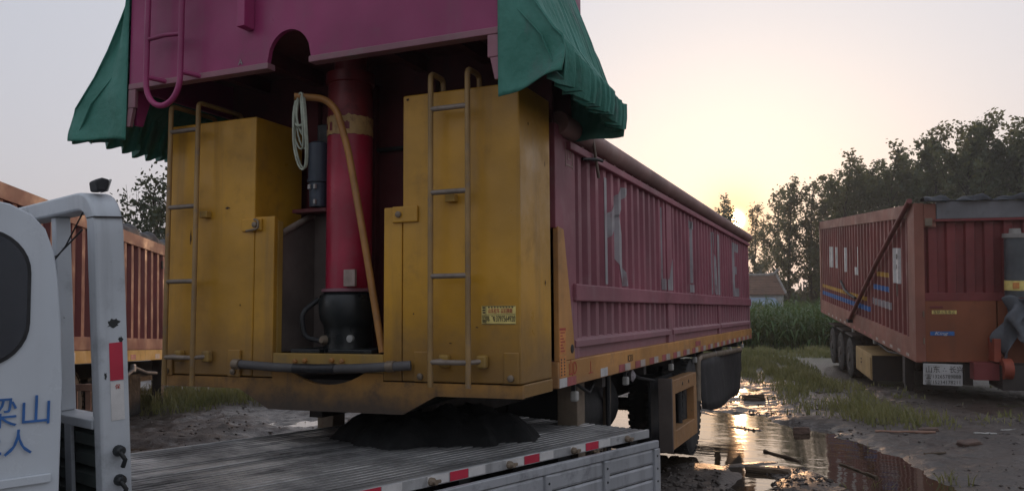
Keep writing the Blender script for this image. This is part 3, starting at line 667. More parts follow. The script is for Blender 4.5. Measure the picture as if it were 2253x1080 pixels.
BAYS = ((0.93, 3.555), (3.765, 6.40), (6.555, 9.30))
uppers = []
for y0, y1 in BAYS:
    o, pr = corr_sheet('upper_panel', m_maroon, T, 1.235, y0, y1, 1.667, 2.50, 0.19, 0.042)
    uppers.append(pr)
    corr_sheet('lower_panel', m_maroon, T, 1.225, y0, y1, 1.325, 1.565, 0.19, 0.05)
    MB().prism([(1.20, 1.27), (1.252, 1.275), (1.252, 1.315), (1.215, 1.335), (1.18, 1.335)], lambda x, z: (x, y0-0.06, z), lambda x, z: (x, y1+0.03, z)).build('lower_ledge', m_maroon, T, bevel=0.003)
    pbox('lower_plate', m_maroon, T, 1.19, 1.215, y0, y1, 1.204, 1.275, 0)
    for y in (y0-0.02, y1-0.02): pbox('plate_stop', m_maroon, T, 1.19, 1.243, y, y+0.05, 1.2035, 1.272)
for y0, y1 in ((3.555, 3.765), (6.40, 6.555), (9.30, 9.42)):
    pbox('side_post', m_maroon, T, 1.17, 1.237, y0, y1, 1.2035, 2.5)
pbox('side_post', m_maroon, T, 1.17, 1.24, 0.86, 0.935, 1.2035, 1.57)
pbox('mid_rail', m_maroon, T, 1.18, 1.262, 0.86, 9.40, 1.56, 1.668, 0.008)
pbox('upper_rail', m_maroon, T, 1.19, 1.268, 0.76, 9.40, 2.495, 2.545, 0.006)
pbox('rail_web', m_maroon, T, 1.18, 1.225, 0.70, 9.40, 2.54, 2.60)
for k in range(34):
    y = 0.8+k*0.25; pbox('rail_bolt', m_maroon_top, T, 1.225, 1.246, y, y+0.05, 2.558, 2.58, 0.002) if k < 14 else None
MB().tube([(1.235, 0.62, 2.635), (1.235, 9.42, 2.635)], 0.07, 16).build('top_roll', m_maroon_top, T, smooth=50)
MB().tube([(-1.245, 0.95, 2.645), (-1.245, 9.42, 2.645)], 0.062, 12).build('top_roll', m_maroon_top, T, smooth=50)
ptube('roll_rod', m_rung, T, [(1.31, 1.0, 2.72), (1.29, 1.16, 2.60), (1.27, 1.33, 2.40)], 0.011, 8)
ptube('roll_handle', m_black, T, [(1.245, 1.06, 2.485), (1.30, 1.20, 2.50), (1.30, 1.32, 2.51)], 0.011, 8)
pbox('left_wall', m_maroon, T, -1.24, -1.19, 0.60, 9.42, 1.2035, 2.60, 0)
pbox('rear_wall', m_maroon, T, -1.19, 1.18, 9.36, 9.42, 1.15, 2.62, 0)
pbox('body_floor', m_under, T, -1.17, 1.17, 0.60, 9.40, 1.12, 1.19, 0)
pbox('body_roof', m_tarp_blk, T, -1.20, 1.20, 1.06, 9.38, 2.60, 2.612, 0)
# white letters
zt, zb = 2.44, 1.685
K = [[(1.56, zb), (1.72, zb), (1.72, zt), (1.56, zt)],
     [(1.72, 2.02), (1.72, 2.20), (2.02, zt), (2.16, zt), (2.16, 2.40)], [(1.80, 2.12), (1.93, 2.22), (2.16, zb), (2.0, zb)]]
L = [[(3.34, zb+0.1), (3.42, zb+0.1), (3.42, zt), (3.34, zt)], [(3.30, zb), (3.555, zb), (3.555, zb+0.10), (3.30, zb+0.10)]]
L2 = [[(3.555, zb), (3.77, zb), (3.77, zb+0.30), (3.62, zb+0.10), (3.555, zb+0.10)]]
I_ = [[(4.66, zb+0.1), (4.78, zb+0.1), (4.78, zt), (4.66, zt)], [(4.60, zb), (4.88, zb), (4.88, zb+0.08), (4.60, zb+0.08)], [(4.60, zt-0.08), (4.84, zt-0.08), (4.84, zt), (4.60, zt)]]
N_ = [[(5.98, zb), (6.08, zb), (6.08, zt), (5.98, zt)], [(6.08, zt), (6.20, zt), (6.39, zb), (6.27, zb)]]
E_ = [[(7.70, zb), (7.86, zb), (7.86, zt), (7.70, zt)], [(7.86, zb), (8.28, zb), (8.28, zb+0.12), (7.86, zb+0.12)], [(7.86, 2.0), (8.15, 2.0), (8.15, 2.11), (7.86, 2.11)], [(7.86, zt-0.12), (8.26, zt-0.12), (8.26, zt), (7.86, zt)]]
paint_on('letter_k', m_letter, T, K, uppers[0], 1.235); paint_on('letter_l', m_letter, T, L, uppers[0], 1.235)
MB().prism(L2[0], lambda y, z: (1.2375, y, z), lambda y, z: (1.2395, y, z)).build('letter_l', m_letter, T)
paint_on('letter_i', m_letter, T, I_, uppers[1], 1.235); paint_on('letter_n', m_letter, T, N_, uppers[1], 1.235)
MB().prism([(6.41, zb), (6.55, zb), (6.55, zt), (6.41, zt)], lambda y, z: (1.2375, y, z), lambda y, z: (1.2395, y, z)).build('letter_n', m_letter, T)
paint_on('letter_e', m_letter, T, E_, uppers[2], 1.235)
text_on('corner_mark', '回', 0.17, m_maroon_top, T, (1.2395, 0.73, 2.40), '+x')
text_on('rail_number', 'K331', 0.075, m_ink, T, (1.2515, 2.06, 1.115), '+x')
# stickers and reflectors on the rail
s1 = pbox('notice_sticker', m_org_sticker, T, 1.2505, 1.2525, 0.565, 0.675, 1.245, 1.40, 0)
for k in range(7): MB().box(1.2526, 1.2532, 0.58, 0.655-0.02*(k % 3), 1.26+0.018*k, 1.268+0.018*k).build('sticker_line', m_red_ink, s1)
MB().box(1.2526, 1.2532, 0.567, 0.673, 1.385, 1.399).build('sticker_line', m_red_ink, s1)
s2 = pbox('notice_sticker', m_org_sticker, T, 1.2505, 1.2525, 0.565, 0.675, 1.112, 1.235, 0)
for k in range(6):
    MB().box(1.2526, 1.2532, 0.582, 0.602, 1.12+0.018*k, 1.13+0.018*k).build('sticker_mark', m_ink, s2); MB().box(1.2526, 1.2532, 0.635, 0.655, 1.12+0.018*k, 1.13+0.018*k).build('sticker_mark', m_ink, s2)
text_on('rail_mark', '山D', 0.11, m_red_ink, T, (1.2515, 0.72, 1.115), '+x', sx=0.8)
text_on('rail_mark', '丄', 0.09, m_red_ink, T, (1.2515, 1.11, 1.10), '+x')
pbox('reflector', m_whitetape, T, 1.2505, 1.2525, 0.56, 0.69, 1.052, 1.105, 0)
pbox('reflector', m_redtape_old, T, 1.2505, 1.2525, 0.695, 0.86, 1.052, 1.105, 0)
pbox('reflector', m_whitetape, T, 1.2505, 1.2525, 1.37, 1.53, 1.055, 1.112, 0)
y = 1.82; k = 0
while y < 9.2:
    pbox('reflector', (m_redtape_old, m_whitetape_old)[k % 2], T, 1.2505, 1.2525, y, y+0.15, 1.055, 1.108, 0); y += 0.16 if k % 2 == 0 else 0.30; k += 1
pbox('red_notice', m_redtape_old, T, 1.2505, 1.2525, 4.75, 5.05, 1.12, 1.17, 0)
for y in (0.95, 2.144, 3.74, 4.91, 6.19, 7.39, 8.6):
    lm = MB().box(1.185, 1.232, y-0.026, y+0.026, 0.935, 1.0).build('marker_lamp', m_lamp, T, bevel=0.012)
    pbox('lamp_bracket', m_black, lm, 1.19, 1.215, y-0.012, y+0.012, 1.0, 1.05, 0)
# running gear
for x in (-0.42, 0.42): pbox('main_beam', m_under, T, x-0.05, x+0.05, 0.5, 9.3, 0.82, 1.05, 0)
for y in (1.7, 2.9, 4.0, 5.6, 7.0, 8.4): pbox('cross_member', m_under, T, -1.17, 1.17, y-0.04, y+0.04, 0.96, 1.045, 0)
for x in (-1.0, 1.0):
    lg = MB().box(x-0.075, x+0.075, 1.40, 1.56, 0.36, 1.045).build('landing_leg', m_bare, T, bevel=0.008)
    MB().box(x-0.055, x+0.055, 1.42, 1.54, 0.05, 0.37).box(x-0.12, x+0.12, 1.36, 1.60, 0.0, 0.05).build('leg_foot', m_bare, lg)
MB().tube([(1.05, 2.2, 0.35), (1.05, 2.2, 1.04)], 0.02, 8).build('stay_rod', m_black, T)
MB().tube([(0.86, 2.75, 0.0), (0.88, 2.75, 0.98)], 0.035, 8).build('stay_rod', m_bare, T)
MB().lathe((0.55, 2.1, 0.68), (0, 1, 0), [(0, 0.1), (0.0, 0.30), (1.1, 0.30), (1.1, 0.1)], 28).build('air_tank', m_black, T, smooth=40)
pbox('tool_box', m_black, T, -1.1, 0.2, 2.2, 3.0, 0.55, 1.0)
ptube('air_hose', m_black, T, [(1.1, 2.5, 1.02), (1.12, 2.9, 0.93), (1.1, 3.5, 0.86)], 0.014)
ptube('air_hose', m_black, T, [(1.12, 1.2, 1.03), (1.14, 1.45, 0.94), (1.1, 1.75, 1.02)], 0.012)
MB().lathe((1.16, 2.42, 0.985), (1, 0, 0), [(0, 0.03), (0.03, 0.05), (0.05, 0.02)], 9).build('twist_of_ribbon', m_letter, T)
# yellow guard frame in front of the wheels
gf = MB()
y0, y1, z0, z1 = 3.52, 4.66, 0.24, 0.86
for (a, b, c, d_) in ((y0, y0+0.10, z0, z1), (y1-0.14, y1, z0, z1), (y0+0.10, y1-0.14, z1-0.13, z1), (y0+0.10, y1-0.14, z0, z0+0.16)):
    gf.box(1.16, 1.268, a, b, c, d_)
g = gf.build('guard_frame', m_orange, T, bevel=0.006)
pbox('guard_end', m_rim2, g, 1.14, 1.266, y0-0.03, y0-0.002, z0-0.02, z1+0.02)
ptube('guard_bar', m_black, g, [(1.19, 4.15, z0+0.15), (1.19, 4.15, z1-0.12)], 0.03)
for y in (3.95, 4.25): MB().lathe((1.269, y, 0.80), (1, 0, 0), [(0, 0.016), (0.003, 0.015)], 10).build('guard_hole', m_oily, g)
pbox('guard_back', m_black, g, 1.04, 1.06, y0, y1, z0, z1, 0)
for x, s in ((1.06, 1), (0.74, 1), (-1.06, -1), (-0.74, -1)):
    wheel(T, (x, 4.85, 0.485), (1, 0, 0), 0.5, 0.26, s)
MB().tube([(-1.1, 4.85, 0.485), (1.1, 4.85, 0.485)], 0.07, 12).build('axle', m_under, T, smooth=50)
for x in (-0.42, 0.42): pbox('spring_pack', m_under, T, x-0.05, x+0.05, 4.2, 5.5, 0.6, 0.80, 0)
ptube('flap_arm', m_bare, T, arc_pts([(1.20, 5.08, 0.52), (1.20, 5.10, 0.95), (1.20, 5.25, 0.98), (1.20, 8.45, 0.92)], 0.06), 0.036, 10)
def flap(u, v):
    y = 5.22+3.22*u; top = 0.955-0.05*u; bot = np.interp(u, [0, 0.12, 0.45, 0.6, 0.95, 1], [0.42, 0.36, 0.32, 0.31, 0.29, 0.34])
    return (1.195+0.03*math.sin(u*7)+0.05*v*math.sin(u*3.3+0.6), y, top+(bot-top)*v)
MB().grid(flap, 18, 6).build('mud_flap', m_flap, T, smooth=60, solid=0.012, fix=False)
pbox('rear_bumper', m_under, T, -1.1, 1.1, 9.2, 9.3, 0.55, 0.70)
for x in (-0.7, 0.7): pbox('bumper_stay', m_under, T, x-0.04, x+0.04, 9.2, 9.28, 0.70, 1.04, 0)

# green tarpaulin bunched on the nose
tp = MB()
PZ = [(0.0, 4.22), (0.6, 4.2), (1.02, 4.08), (1.24, 3.62), (1.325, 3.38), (1.40, 3.18), (1.475, 3.02), (1.56, 2.885), (1.60, 2.84), (1.612, 2.76), (1.612, 2.69), (1.605, 2.625), (1.575, 2.66), (1.50, 2.86), (1.30, 3.10)]
NPZ = len(PZ); KINK = 8; HEM = 11
ridges = []; yv = -0.27; st_ = 0.135
while yv < 0.90: ridges.append(yv); yv += st_; st_ = max(0.066, st_*0.93)
ST = []
for i, y in enumerate(ridges):
    if i+1 < len(ridges):
        g_ = ridges[i+1]-y
        ST += [(y-0.010, 0.97, i), (y, 1.03, i), (y+0.009, 0.97, i), (y+0.016, 0.80, i), (y+0.20*g_, 0.12, i), (y+0.34*g_, 0.0, i), (y+0.62*g_, 0.40, i)]
    else: ST += [(y-0.010, 0.97, i), (y, 1.0, i), (y+0.012, 0.9, i), (y+0.03, 0.3, i)]
def fold(i, sg, k): return random.Random(i*31+sg*7+k*101).uniform(-1, 1)
for sg, flare in ((1, 1.0), (-1, 1.42)):
    i0 = len(tp.v)
    for (y, w, i) in ST:
        back = (y+0.27)/1.17
        for q, (ox, z) in enumerate(PZ):
            low_ = min(1, max(0, (q-2)/6)); xo = ox if ox < 1.25 else 1.25+(ox-1.25)*flare
            amp = (0.055+0.06*min(1, max(0, q-KINK+2)/3))*low_*(1+0.15*fold(i, sg, 0))
            hx = xo + (amp*(w-0.9) if q <= HEM else amp*(w-0.9)*max(0, 1-(q-HEM)/2))
            hz = z - (0.085*back if KINK-2 <= q <= KINK else 0.0)
            if HEM-1 <= q: hz += (0.018*fold(i, sg, 1)*(w > 0.3) - 0.014*w + (0.028*(1-back) if sg > 0 else 0))*(1 if q <= HEM else 0.3)
            hz += 0.012*fold(i, sg, 3)*low_
            yy_ = y + low_*(0.010*fold(i, sg, 2)+0.006*math.sin(q*0.9+i*1.7)) + 0.012*low_*(q < KINK)*fold(i, sg, 4)
            tp.v.append((-0.02+sg*hx, yy_, hz))
    for j in range(len(ST)-1):
        for q in range(NPZ-1):
            p = i0+j*NPZ+q; tp.f.append([p, p+1, p+NPZ+1, p+NPZ]); tp.m.append(0)
    yr = ridges[-1]+0.02
    def rearf(u, v):
        q = 3.0+v*(HEM-3); k0 = min(int(q), HEM-1); f_ = q-k0
        ox = PZ[k0][0]+(PZ[k0+1][0]-PZ[k0][0])*f_; z = PZ[k0][1]+(PZ[k0+1][1]-PZ[k0][1])*f_
        xo = ox if ox < 1.25 else 1.25+(ox-1.25)*flare
        return (-0.02+sg*(1.26+(xo-1.27)*u), yr-0.02*math.sin(u*9+v*4), z-0.06*(v > 0.4))
    tp.grid(rearf, 8, 12)
    # front flap from the headboard edge out to the first fold
    def frontf(u, v):
        q = 2.0+v*(HEM-2); k0 = min(int(q), HEM-1); f_ = q-k0
        ox = PZ[k0][0]+(PZ[k0+1][0]-PZ[k0][0])*f_; z = PZ[k0][1]+(PZ[k0+1][1]-PZ[k0][1])*f_
        xo = ox if ox < 1.25 else 1.25+(ox-1.25)*flare
        edge = 1.272 if sg > 0 else 1.274
        e = edge if z < 3.42 else min(edge, xo-0.004)
        xx = e+(xo+0.012-e)*u; lowv = max(0, (v-0.45)/0.55)
        zz = z + lowv*((0.03-0.085*(1-u)**1.5-0.01*math.sin(u*6)) if sg > 0 else (-0.045*(1-u)+0.012*math.sin(u*5)))
        yy_ = -0.292-0.022*math.sin(u*4.2+v*3.5)*min(1, u*3)-0.014*math.sin(v*11+u*3)*u+0.018*u
        return (-0.02+sg*xx, yy_, zz)
    tp.grid(frontf, 12, 30)
tpo = tp.build('tarpaulin', m_tarp, smooth=28, solid=0.005, fix=False)
props(tpo, 'green canvas tarpaulin bunched in folds over the magenta trailer nose', 'tarpaulin')

# rope on the pipe handle
rp = MB()
for k in range(6):
    r2 = random.Random(k); ln = 0.20+0.09*(k % 3)+r2.uniform(0, 0.03); wd = 0.018+0.008*(k % 3); ox = r2.uniform(-0.012, 0.012); oy = r2.uniform(-0.02, 0.012)
    pts = []
    for j in range(25):
        a = 2*math.pi*j/24
        pts.append((-0.105+ox+wd*math.sin(a)*(1.0+0.5*(1-math.cos(a))/2)+0.02*(1-math.cos(a))/2, -0.115+oy+0.012*math.cos(a*2), 2.785-ln*(1-math.cos(a))/2*1.12))
    rp.tube(pts, 0.0055, 6, caps=False)
rp.tube([(-0.125, -0.13, 2.60), (-0.10, -0.135, 2.585), (-0.07, -0.13, 2.59), (-0.065, -0.11, 2.60)], 0.008, 6)
rpo = rp.build('rope_coil', m_rope, smooth=60, fix=False)
props(rpo, 'coil of pale thin rope hung over the bent orange pipe', 'rope')

#@TRUCK
# ------------------------------------------------------------------ small white flatbed truck (local +y towards its tail)
K_ = thing('flatbed_truck', 'white light flatbed truck parked under the trailer nose, cab at left edge', 'truck', (1.476, 1.126, 0), (0, 0, R_(-18.2)))
yF = -3.19
nP = 17; w_ = 1.69/nP
for k in range(nP):
    x0 = -1.71+k*w_; rz = random.Random(k+50).uniform(-0.003, 0.003)
    prof = [(0, 0.672), (w_-0.003, 0.672)]
    for q in (1, 0):
        c0 = (w_-0.003)*(q+0.5)/2
        prof += [(c0+w_*0.20, 0.702), (c0+w_*0.145, 0.7195), (c0-w_*0.145, 0.7195), (c0-w_*0.20, 0.702)]
    MB().prism([(x0+a, z+rz) for a, z in prof], lambda x, z: (x, yF+0.02, z), lambda x, z: (x, 0.28, z)).build('plank', m_deck, K_)
rail = MB().box(-0.018, 0.004, yF+0.1, 0.285, 0.668, 0.722).build('deck_rail', m_deckr, K_, bevel=0.004)
MB().box(-1.74, -1.712, yF+0.1, 0.285, 0.668, 0.726).build('deck_rail', m_deckr, K_, bevel=0.004)
yy = -2.66
for k in range(5):
    y = -0.416-0.56*k
    pbox('red_reflector', m_red, rail, 0.004, 0.0062, y, y+0.125, 0.674, 0.718, 0)
    pbox('white_reflector', m_whitetape, rail, 0.004, 0.0062, y+0.13, y+0.25, 0.675, 0.717, 0)
    pbox('white_reflector', m_whitetape, rail, 0.004, 0.0062, y-0.15, y-0.01, 0.675, 0.717, 0)
    b_ = MB().lathe((0.004, y+0.43, 0.693), (1, 0, 0), [(0, 0.020), (0.02, 0.020), (0.03, 0.012), (0.045, 0.012)], 12).build('latch_pin', m_bare, rail, smooth=40)
    MB().box(0.02, 0.034, y+0.40, y+0.475, 0.684, 0.70).build('latch_lever', m_bare, b_, bevel=0.003)
# dropside hanging just outside the rail
top_z = 0.655
bd = MB().box(0.03, 0.062, yF+0.12, 0.31, top_z-0.048, top_z).build('board_cap', m_board, K_, bevel=0.006)
posts = [0.272, -0.29, -0.845, -1.40, -1.955, -2.51, -3.03]
for y in posts:
    p_ = MB().box(0.032, 0.07, y-0.025, y+0.025, 0.25, top_z-0.05).build('board_post', m_board, K_, bevel=0.006)
    for z in (0.56, 0.48, 0.40): MB().lathe((0.0702, y, z), (1, 0, 0), [(0, 0.008), (0.002, 0.007)], 8).build('rivet_hole', m_oily, p_)
for y0, y1 in zip(posts[1:], posts):
    for z0, z1 in ((0.512, 0.604), (0.418, 0.508), (0.324, 0.414), (0.25, 0.32)):
        MB().prism([(0.034, z0), (0.047, z0), (0.052, z0+0.012), (0.052, z1-0.016), (0.047, z1-0.003), (0.034, z1-0.003)], lambda x, z: (x, y0+0.026, z), lambda x, z: (x, y1-0.026, z)).build('board_plank', m_board, K_)
MB().box(0.028, 0.066, 0.298, 0.312, 0.25, 0.604).build('board_end', m_deckr, K_)
# head frame
pz = 1.945
mb = MB()
pf = arc_pts([(-0.022, 0.30), (-0.022, pz-0.04), (-1.708, pz-0.04), (-1.708, 0.30)], 0.13, 8)
def sweep_frame(mb, path, a0, b0, hw, d0, d1):
    """rectangular section swept round the arch in the x-z plane"""
    P = [Vector((p[0], p[1])) for p in path]; prev = None
    for i, p in enumerate(P):
        t = (P[min(i+1, len(P)-1)]-P[max(i-1, 0)]).normalized(); nn = Vector((-t.y, t.x))
        q = [(*(p+nn*s), y) for s, y in ((hw, d0), (hw, d1), (-hw, d1), (-hw, d0))]
        q = [(a[0], a[2], a[1]) for a in q]; j = len(mb.v); mb.v += q
        if prev is not None:
            for k in range(4): mb.f.append([prev+k, prev+(k+1) % 4, j+(k+1) % 4, j+k]); mb.m.append(0)
        prev = j
sweep_frame(mb, [(p.x, p.y) for p in [Vector((a[0], a[1])) for a in [(q.x, q.y) for q in [Vector((v[0], v[1], 0)) for v in arc_pts([(-0.022, 0.30, 0), (-0.022, pz-0.04, 0), (-1.708, pz-0.04, 0), (-1.708, 0.30, 0)], 0.13, 8)]]]], 0, 0, 0.032, yF, yF+0.10)
fr = mb.build('head_frame', m_post, K_, smooth=35, bevel=0.008)
pbox('frame_seam', m_under, fr, -0.055, 0.0105, yF-0.001, yF+0.101, 1.838, 1.842, 0)
pbox('red_reflector', m_red, fr, 0.0102, 0.012, yF+0.035, yF+0.08, 1.272, 1.402, 0)
pbox('white_reflector', m_whitetape, fr, 0.0102, 0.012, yF+0.035, yF+0.08, 1.135, 1.268, 0)
text_on('reflector_mark', '保', 0.018, m_red_ink, fr, (0.0125, yF+0.05, 1.243), '+x')
for z, w in ((1.03, 0.03), (0.93, 0.035)):
    h_ = MB().lathe((0.010, yF+0.055, z), (1, 0, 0), [(0, 0.02), (0.02, 0.018), (0.028, 0.01)], 12).build('latch_hook', m_oily, fr, smooth=40)
    MB().tube([(0.03, yF+0.05, z), (0.04, yF+0.065, z-0.03), (0.03, yF+0.06, z-0.055)], 0.008, 8).build('hook_bar', m_oily, h_, smooth=50)
for (y, z, sy, sz) in ((0.05, 1.47, 0.03, 0.02), (0.075, 1.41, 0.012, 0.014), (0.02, 1.29, 0.006, 0.02)):
    mb = MB(); rr_ = random.Random(int(z*100)); n = 18
    mb.face([(0.0106, yF+y+sy*math.cos(2*math.pi*q/n)*rr_.uniform(0.4, 1), z+sz*math.sin(2*math.pi*q/n)*rr_.uniform(0.4, 1)) for q in range(n)])
    mb.build('paint_scar', m_oily, fr, fix=False)
for x in (-0.088, -0.42, -0.87, -1.29):
    pbox('frame_upright', m_post, fr, x-0.022, x+0.022, yF+0.02, yF+0.075, 1.14, pz-0.075, 0.004)
pbox('frame_rail', m_post, fr, -1.675, -0.055, yF-0.005, yF+0.085, 1.105, 1.138, 0.004)
corr = MB()
for k in range(5):
    z = 0.735+k*0.073
    corr.prism([(yF+0.05, z), (yF+0.02, z+0.012), (yF+0.02, z+0.052), (yF+0.05, z+0.070), (yF+0.06, z+0.070), (yF+0.06, z)], lambda y, zz: (-1.675, y, zz), lambda y, zz: (-0.055, y, zz))
hp = corr.build('headboard_panel', m_green_dark, fr)
for x in (-0.30, -0.75, -1.2): pbox('panel_post', m_post, fr, x-0.03, x+0.03, yF+0.004, yF+0.018, 0.735, 1.104, 0.003)
ptube('frame_wire', m_black, fr, [(-0.45, yF-0.01, 1.66), (-0.22, yF-0.012, 1.75), (-0.06, yF-0.01, 1.86)], 0.003, 6)
ptube('frame_wire', m_black, fr, [(-0.6, yF-0.01, 1.70), (-0.3, yF-0.012, 1.72), (-0.07, yF-0.01, 1.80)], 0.003, 6)
wl = MB().prism([(-0.02, pz-0.010), (0.012, pz-0.010), (0.026, pz+0.032), (0.0, pz+0.038), (-0.024, pz+0.026)], lambda a, z: (-0.10, yF+0.05+a, z), lambda a, z: (-0.035, yF+0.05+a, z)).build('work_lamp', m_gasket, fr, bevel=0.007)
MB().prism([(0.013, pz-0.010), (0.017, pz-0.010), (0.031, pz+0.032), (0.027, pz+0.034)], lambda a, z: (-0.097, yF+0.052+a, z), lambda a, z: (-0.038, yF+0.052+a, z)).build('lamp_lens', m_lamp, wl)
tilt = Matrix.Translation((0, yF+0.05, 0.95)) @ Matrix.Rotation(0.062, 4, 'X') @ Matrix.Translation((0, -yF-0.05, -0.95))
fr.location = tilt.translation; fr.rotation_euler = tilt.to_euler()      # the frame leans towards the cab
# cab: rounded shell
yc0, yc1 = -5.15, -3.315
def cab_section(inset, top):
    pts = [(yc1-0.0-inset*0.3, 0.42), (yc1-inset*0.3, 1.28), (yc1-0.004-inset*0.6, 1.46), (yc1-0.018-inset, 1.62), (yc1-0.034-inset, 1.71), (yc1-0.062-inset, 1.785), (yc1-0.105-inset, 1.838+top), (yc1-0.17-inset, 1.868+top), (yc1-0.28-inset, 1.885+top), (-4.35, 1.89+top), (-4.62, 1.86+top), (-4.85, 1.62), (-5.06, 1.20), (-5.15, 0.95), (-5.15, 0.42)]
    return pts
secs = [(0.0, 0.06, -0.05), (-0.0, 0.03, -0.03)]
X_S = [(-1.73, 0.03, -0.03), (-1.70, 0.008, -0.008), (-1.62, 0.0, 0.0), (-0.10, 0.0, 0.0), (-0.03, 0.006, -0.008), (0.0, 0.022, -0.03)]
mb = MB(); prev = None
for x, ins, tp_ in X_S:
    s_ = cab_section(ins, tp_); j = len(mb.v)
    for (y, z) in s_:
        lean = 0.0 if z < 1.0 else (z-1.0)*0.045
        mb.v.append((min(x, -lean*0.9) if x > -0.8 else max(x, -1.73+lean*0.9), y, z))
    if prev is not None:
        for k in range(len(s_)): mb.f.append([prev+k, prev+(k+1) % len(s_), j+(k+1) % len(s_), j+k]); mb.m.append(0)
    else: mb.f.append([j+k for k in reversed(range(len(s_)))]); mb.m.append(0)
    prev = j
mb.f.append([prev+k for k in range(len(s_))]); mb.m.append(0)
cab = mb.build('cab', m_white, K_, smooth=50, bevel=0.03)
def cab_x(z): return -0.003 - (0 if z < 1.0 else (z-1.0)*0.0405)
def rrect(y0, y1, z0, z1, r, n=6):
    o = []
    for (cy_, cz_, a0) in ((y1-r, z1-r, 0), (y0+r, z1-r, 90), (y0+r, z0+r, 180), (y1-r, z0+r, 270)):
        o += [(cy_+r*math.cos(R_(a0+90*k/n)), cz_+r*math.sin(R_(a0+90*k/n))) for k in range(n+1)]
    return o
wpoly = rrect(-4.42, -3.425, 1.335, 1.775, 0.14, 8)
MB().prism(wpoly, lambda y, z: (cab_x(z)+0.009, y, z), lambda y, z: (cab_x(z)-0.02, y, z)).build('window_seal', m_gasket, cab)
wpoly = rrect(-4.41, -3.437, 1.347, 1.763, 0.13, 8)
MB().prism(wpoly, lambda y, z: (cab_x(z)+0.0125, y, z), lambda y, z: (cab_x(z)-0.02, y, z)).build('side_window', m_glass, cab)
MB().box(-0.002, 0.006, -5.0, -3.35, 0.955, 0.985).build('belt_moulding', m_white, cab, bevel=0.004)
text_on('cab_lettering', '东梁山', 0.104, m_blue_txt, cab, (-0.004, -3.66, 1.153), '+x')
text_on('cab_lettering', '限乘2人', 0.088, m_blue_txt, cab, (0.0015, -3.715, 1.062), '+x')
MB().prism([(-4.95, 1.24), (-4.80, 1.60), (-4.66, 1.80), (-4.66, 1.79), (-4.80, 1.585), (-4.95, 1.225)], lambda y, z: (-1.6, y-0.07, z+0.0), lambda y, z: (-0.13, y-0.07, z)).build('windscreen', m_glass, cab)
for x in (-0.55, -1.18): pbox('chassis_beam', m_black, K_, x-0.04, x+0.04, -5.0, 0.2, 0.45, 0.60, 0)
for y in (-3.0, -2.2, -1.4, -0.6, 0.15): pbox('deck_bearer', m_black, K_, -1.7, -0.03, y-0.04, y+0.04, 0.605, 0.67, 0)
for y in (-0.75, -4.35):
    for x, s in ((-0.22, 1), (-1.5, -1)): wheel(K_, (x, y, 0.33), (1, 0, 0), 0.33, 0.19, s)

# black greasy heap standing in for the unclear dark mass under the trailer nose
hp_ = MB()
def heap(u, v):
    a = 2*math.pi*u; e = 1+0.10*math.sin(3*a+1)+0.07*math.sin(7*a)+0.05*math.sin(13*a+2)
    r = v*e; x = 0.34+0.62*r*math.cos(a); y = 0.68+0.50*r*math.sin(a)
    nz = float(fbm(np.array([x*9.0+3]), np.array([y*9.0]), 4)[0])
    z = 0.716+(0.175+0.15*nz)*max(0, 1-v**5) if v < 1 else 0.716
    return (x, y, z)
hp_.grid(heap, 130, 40)
props(hp_.build('stand_in_heap', m_grease_shade, smooth=60, fix=False), 'black greasy stand-in heap on the truck deck under the trailer nose', 'heap')

#@RIGHT
# ------------------------------------------------------------------ trailer on the right (front faces us)
Rt = thing('semi_trailer', 'red ribbed container trailer with diagonal pole standing at the right', 'trailer', (4.898, 11.675, 0.60), Euler((0.076, 0.008, 0.183), 'XYZ'))
def euler_from(yaw_, pitch_, roll_):
    return (Matrix.Rotation(yaw_, 3, 'Z') @ Matrix.Rotation(pitch_, 3, 'X') @ Matrix.Rotation(roll_, 3, 'Y')).to_euler()
Rt.rotation_euler = euler_from(0.183, 0.076, 0.008)
LR = 10.85
o, prR = corr_sheet('side_panel', m_crane, Rt, -1.235, 0.45, 10.62, 0.36, 2.43, 0.335, 0.05, sgn=-1, outer=0.30, slope=0.12)
pbox('top_rail', m_crail, Rt, -1.25, -1.19, 0.0, LR, 2.43, 2.65)
pbox('bottom_rail', m_crail, Rt, -1.25, -1.18, 0.0, LR, 0.12, 0.36)
pbox('corner_post', m_crail, Rt, -1.252, -1.10, -0.004, 0.45, 0.0, 2.655)
pbox('corner_post', m_crail, Rt, -1.25, -1.12, 10.62, LR, 0.12, 2.64)
pbox('chassis_rail', m_crail, Rt, -1.245, -1.15, 0.02, LR, -0.02, 0.117)
pbox('side_wall', m_crane, Rt, 1.19, 1.25, 0.0, LR, 0.0, 2.60, 0)
pbox('rear_wall', m_crane, Rt, -1.12, 1.19, LR-0.06, LR, 0.0, 2.60, 0)
pbox('roof_cover', m_tarp_blk, Rt, -1.19, 1.19, 0.02, LR-0.02, 2.60, 2.62, 0)
pbox('floor_deck', m_under, Rt, -1.14, 1.18, 0.03, LR-0.07, 0.0, 0.10, 0)
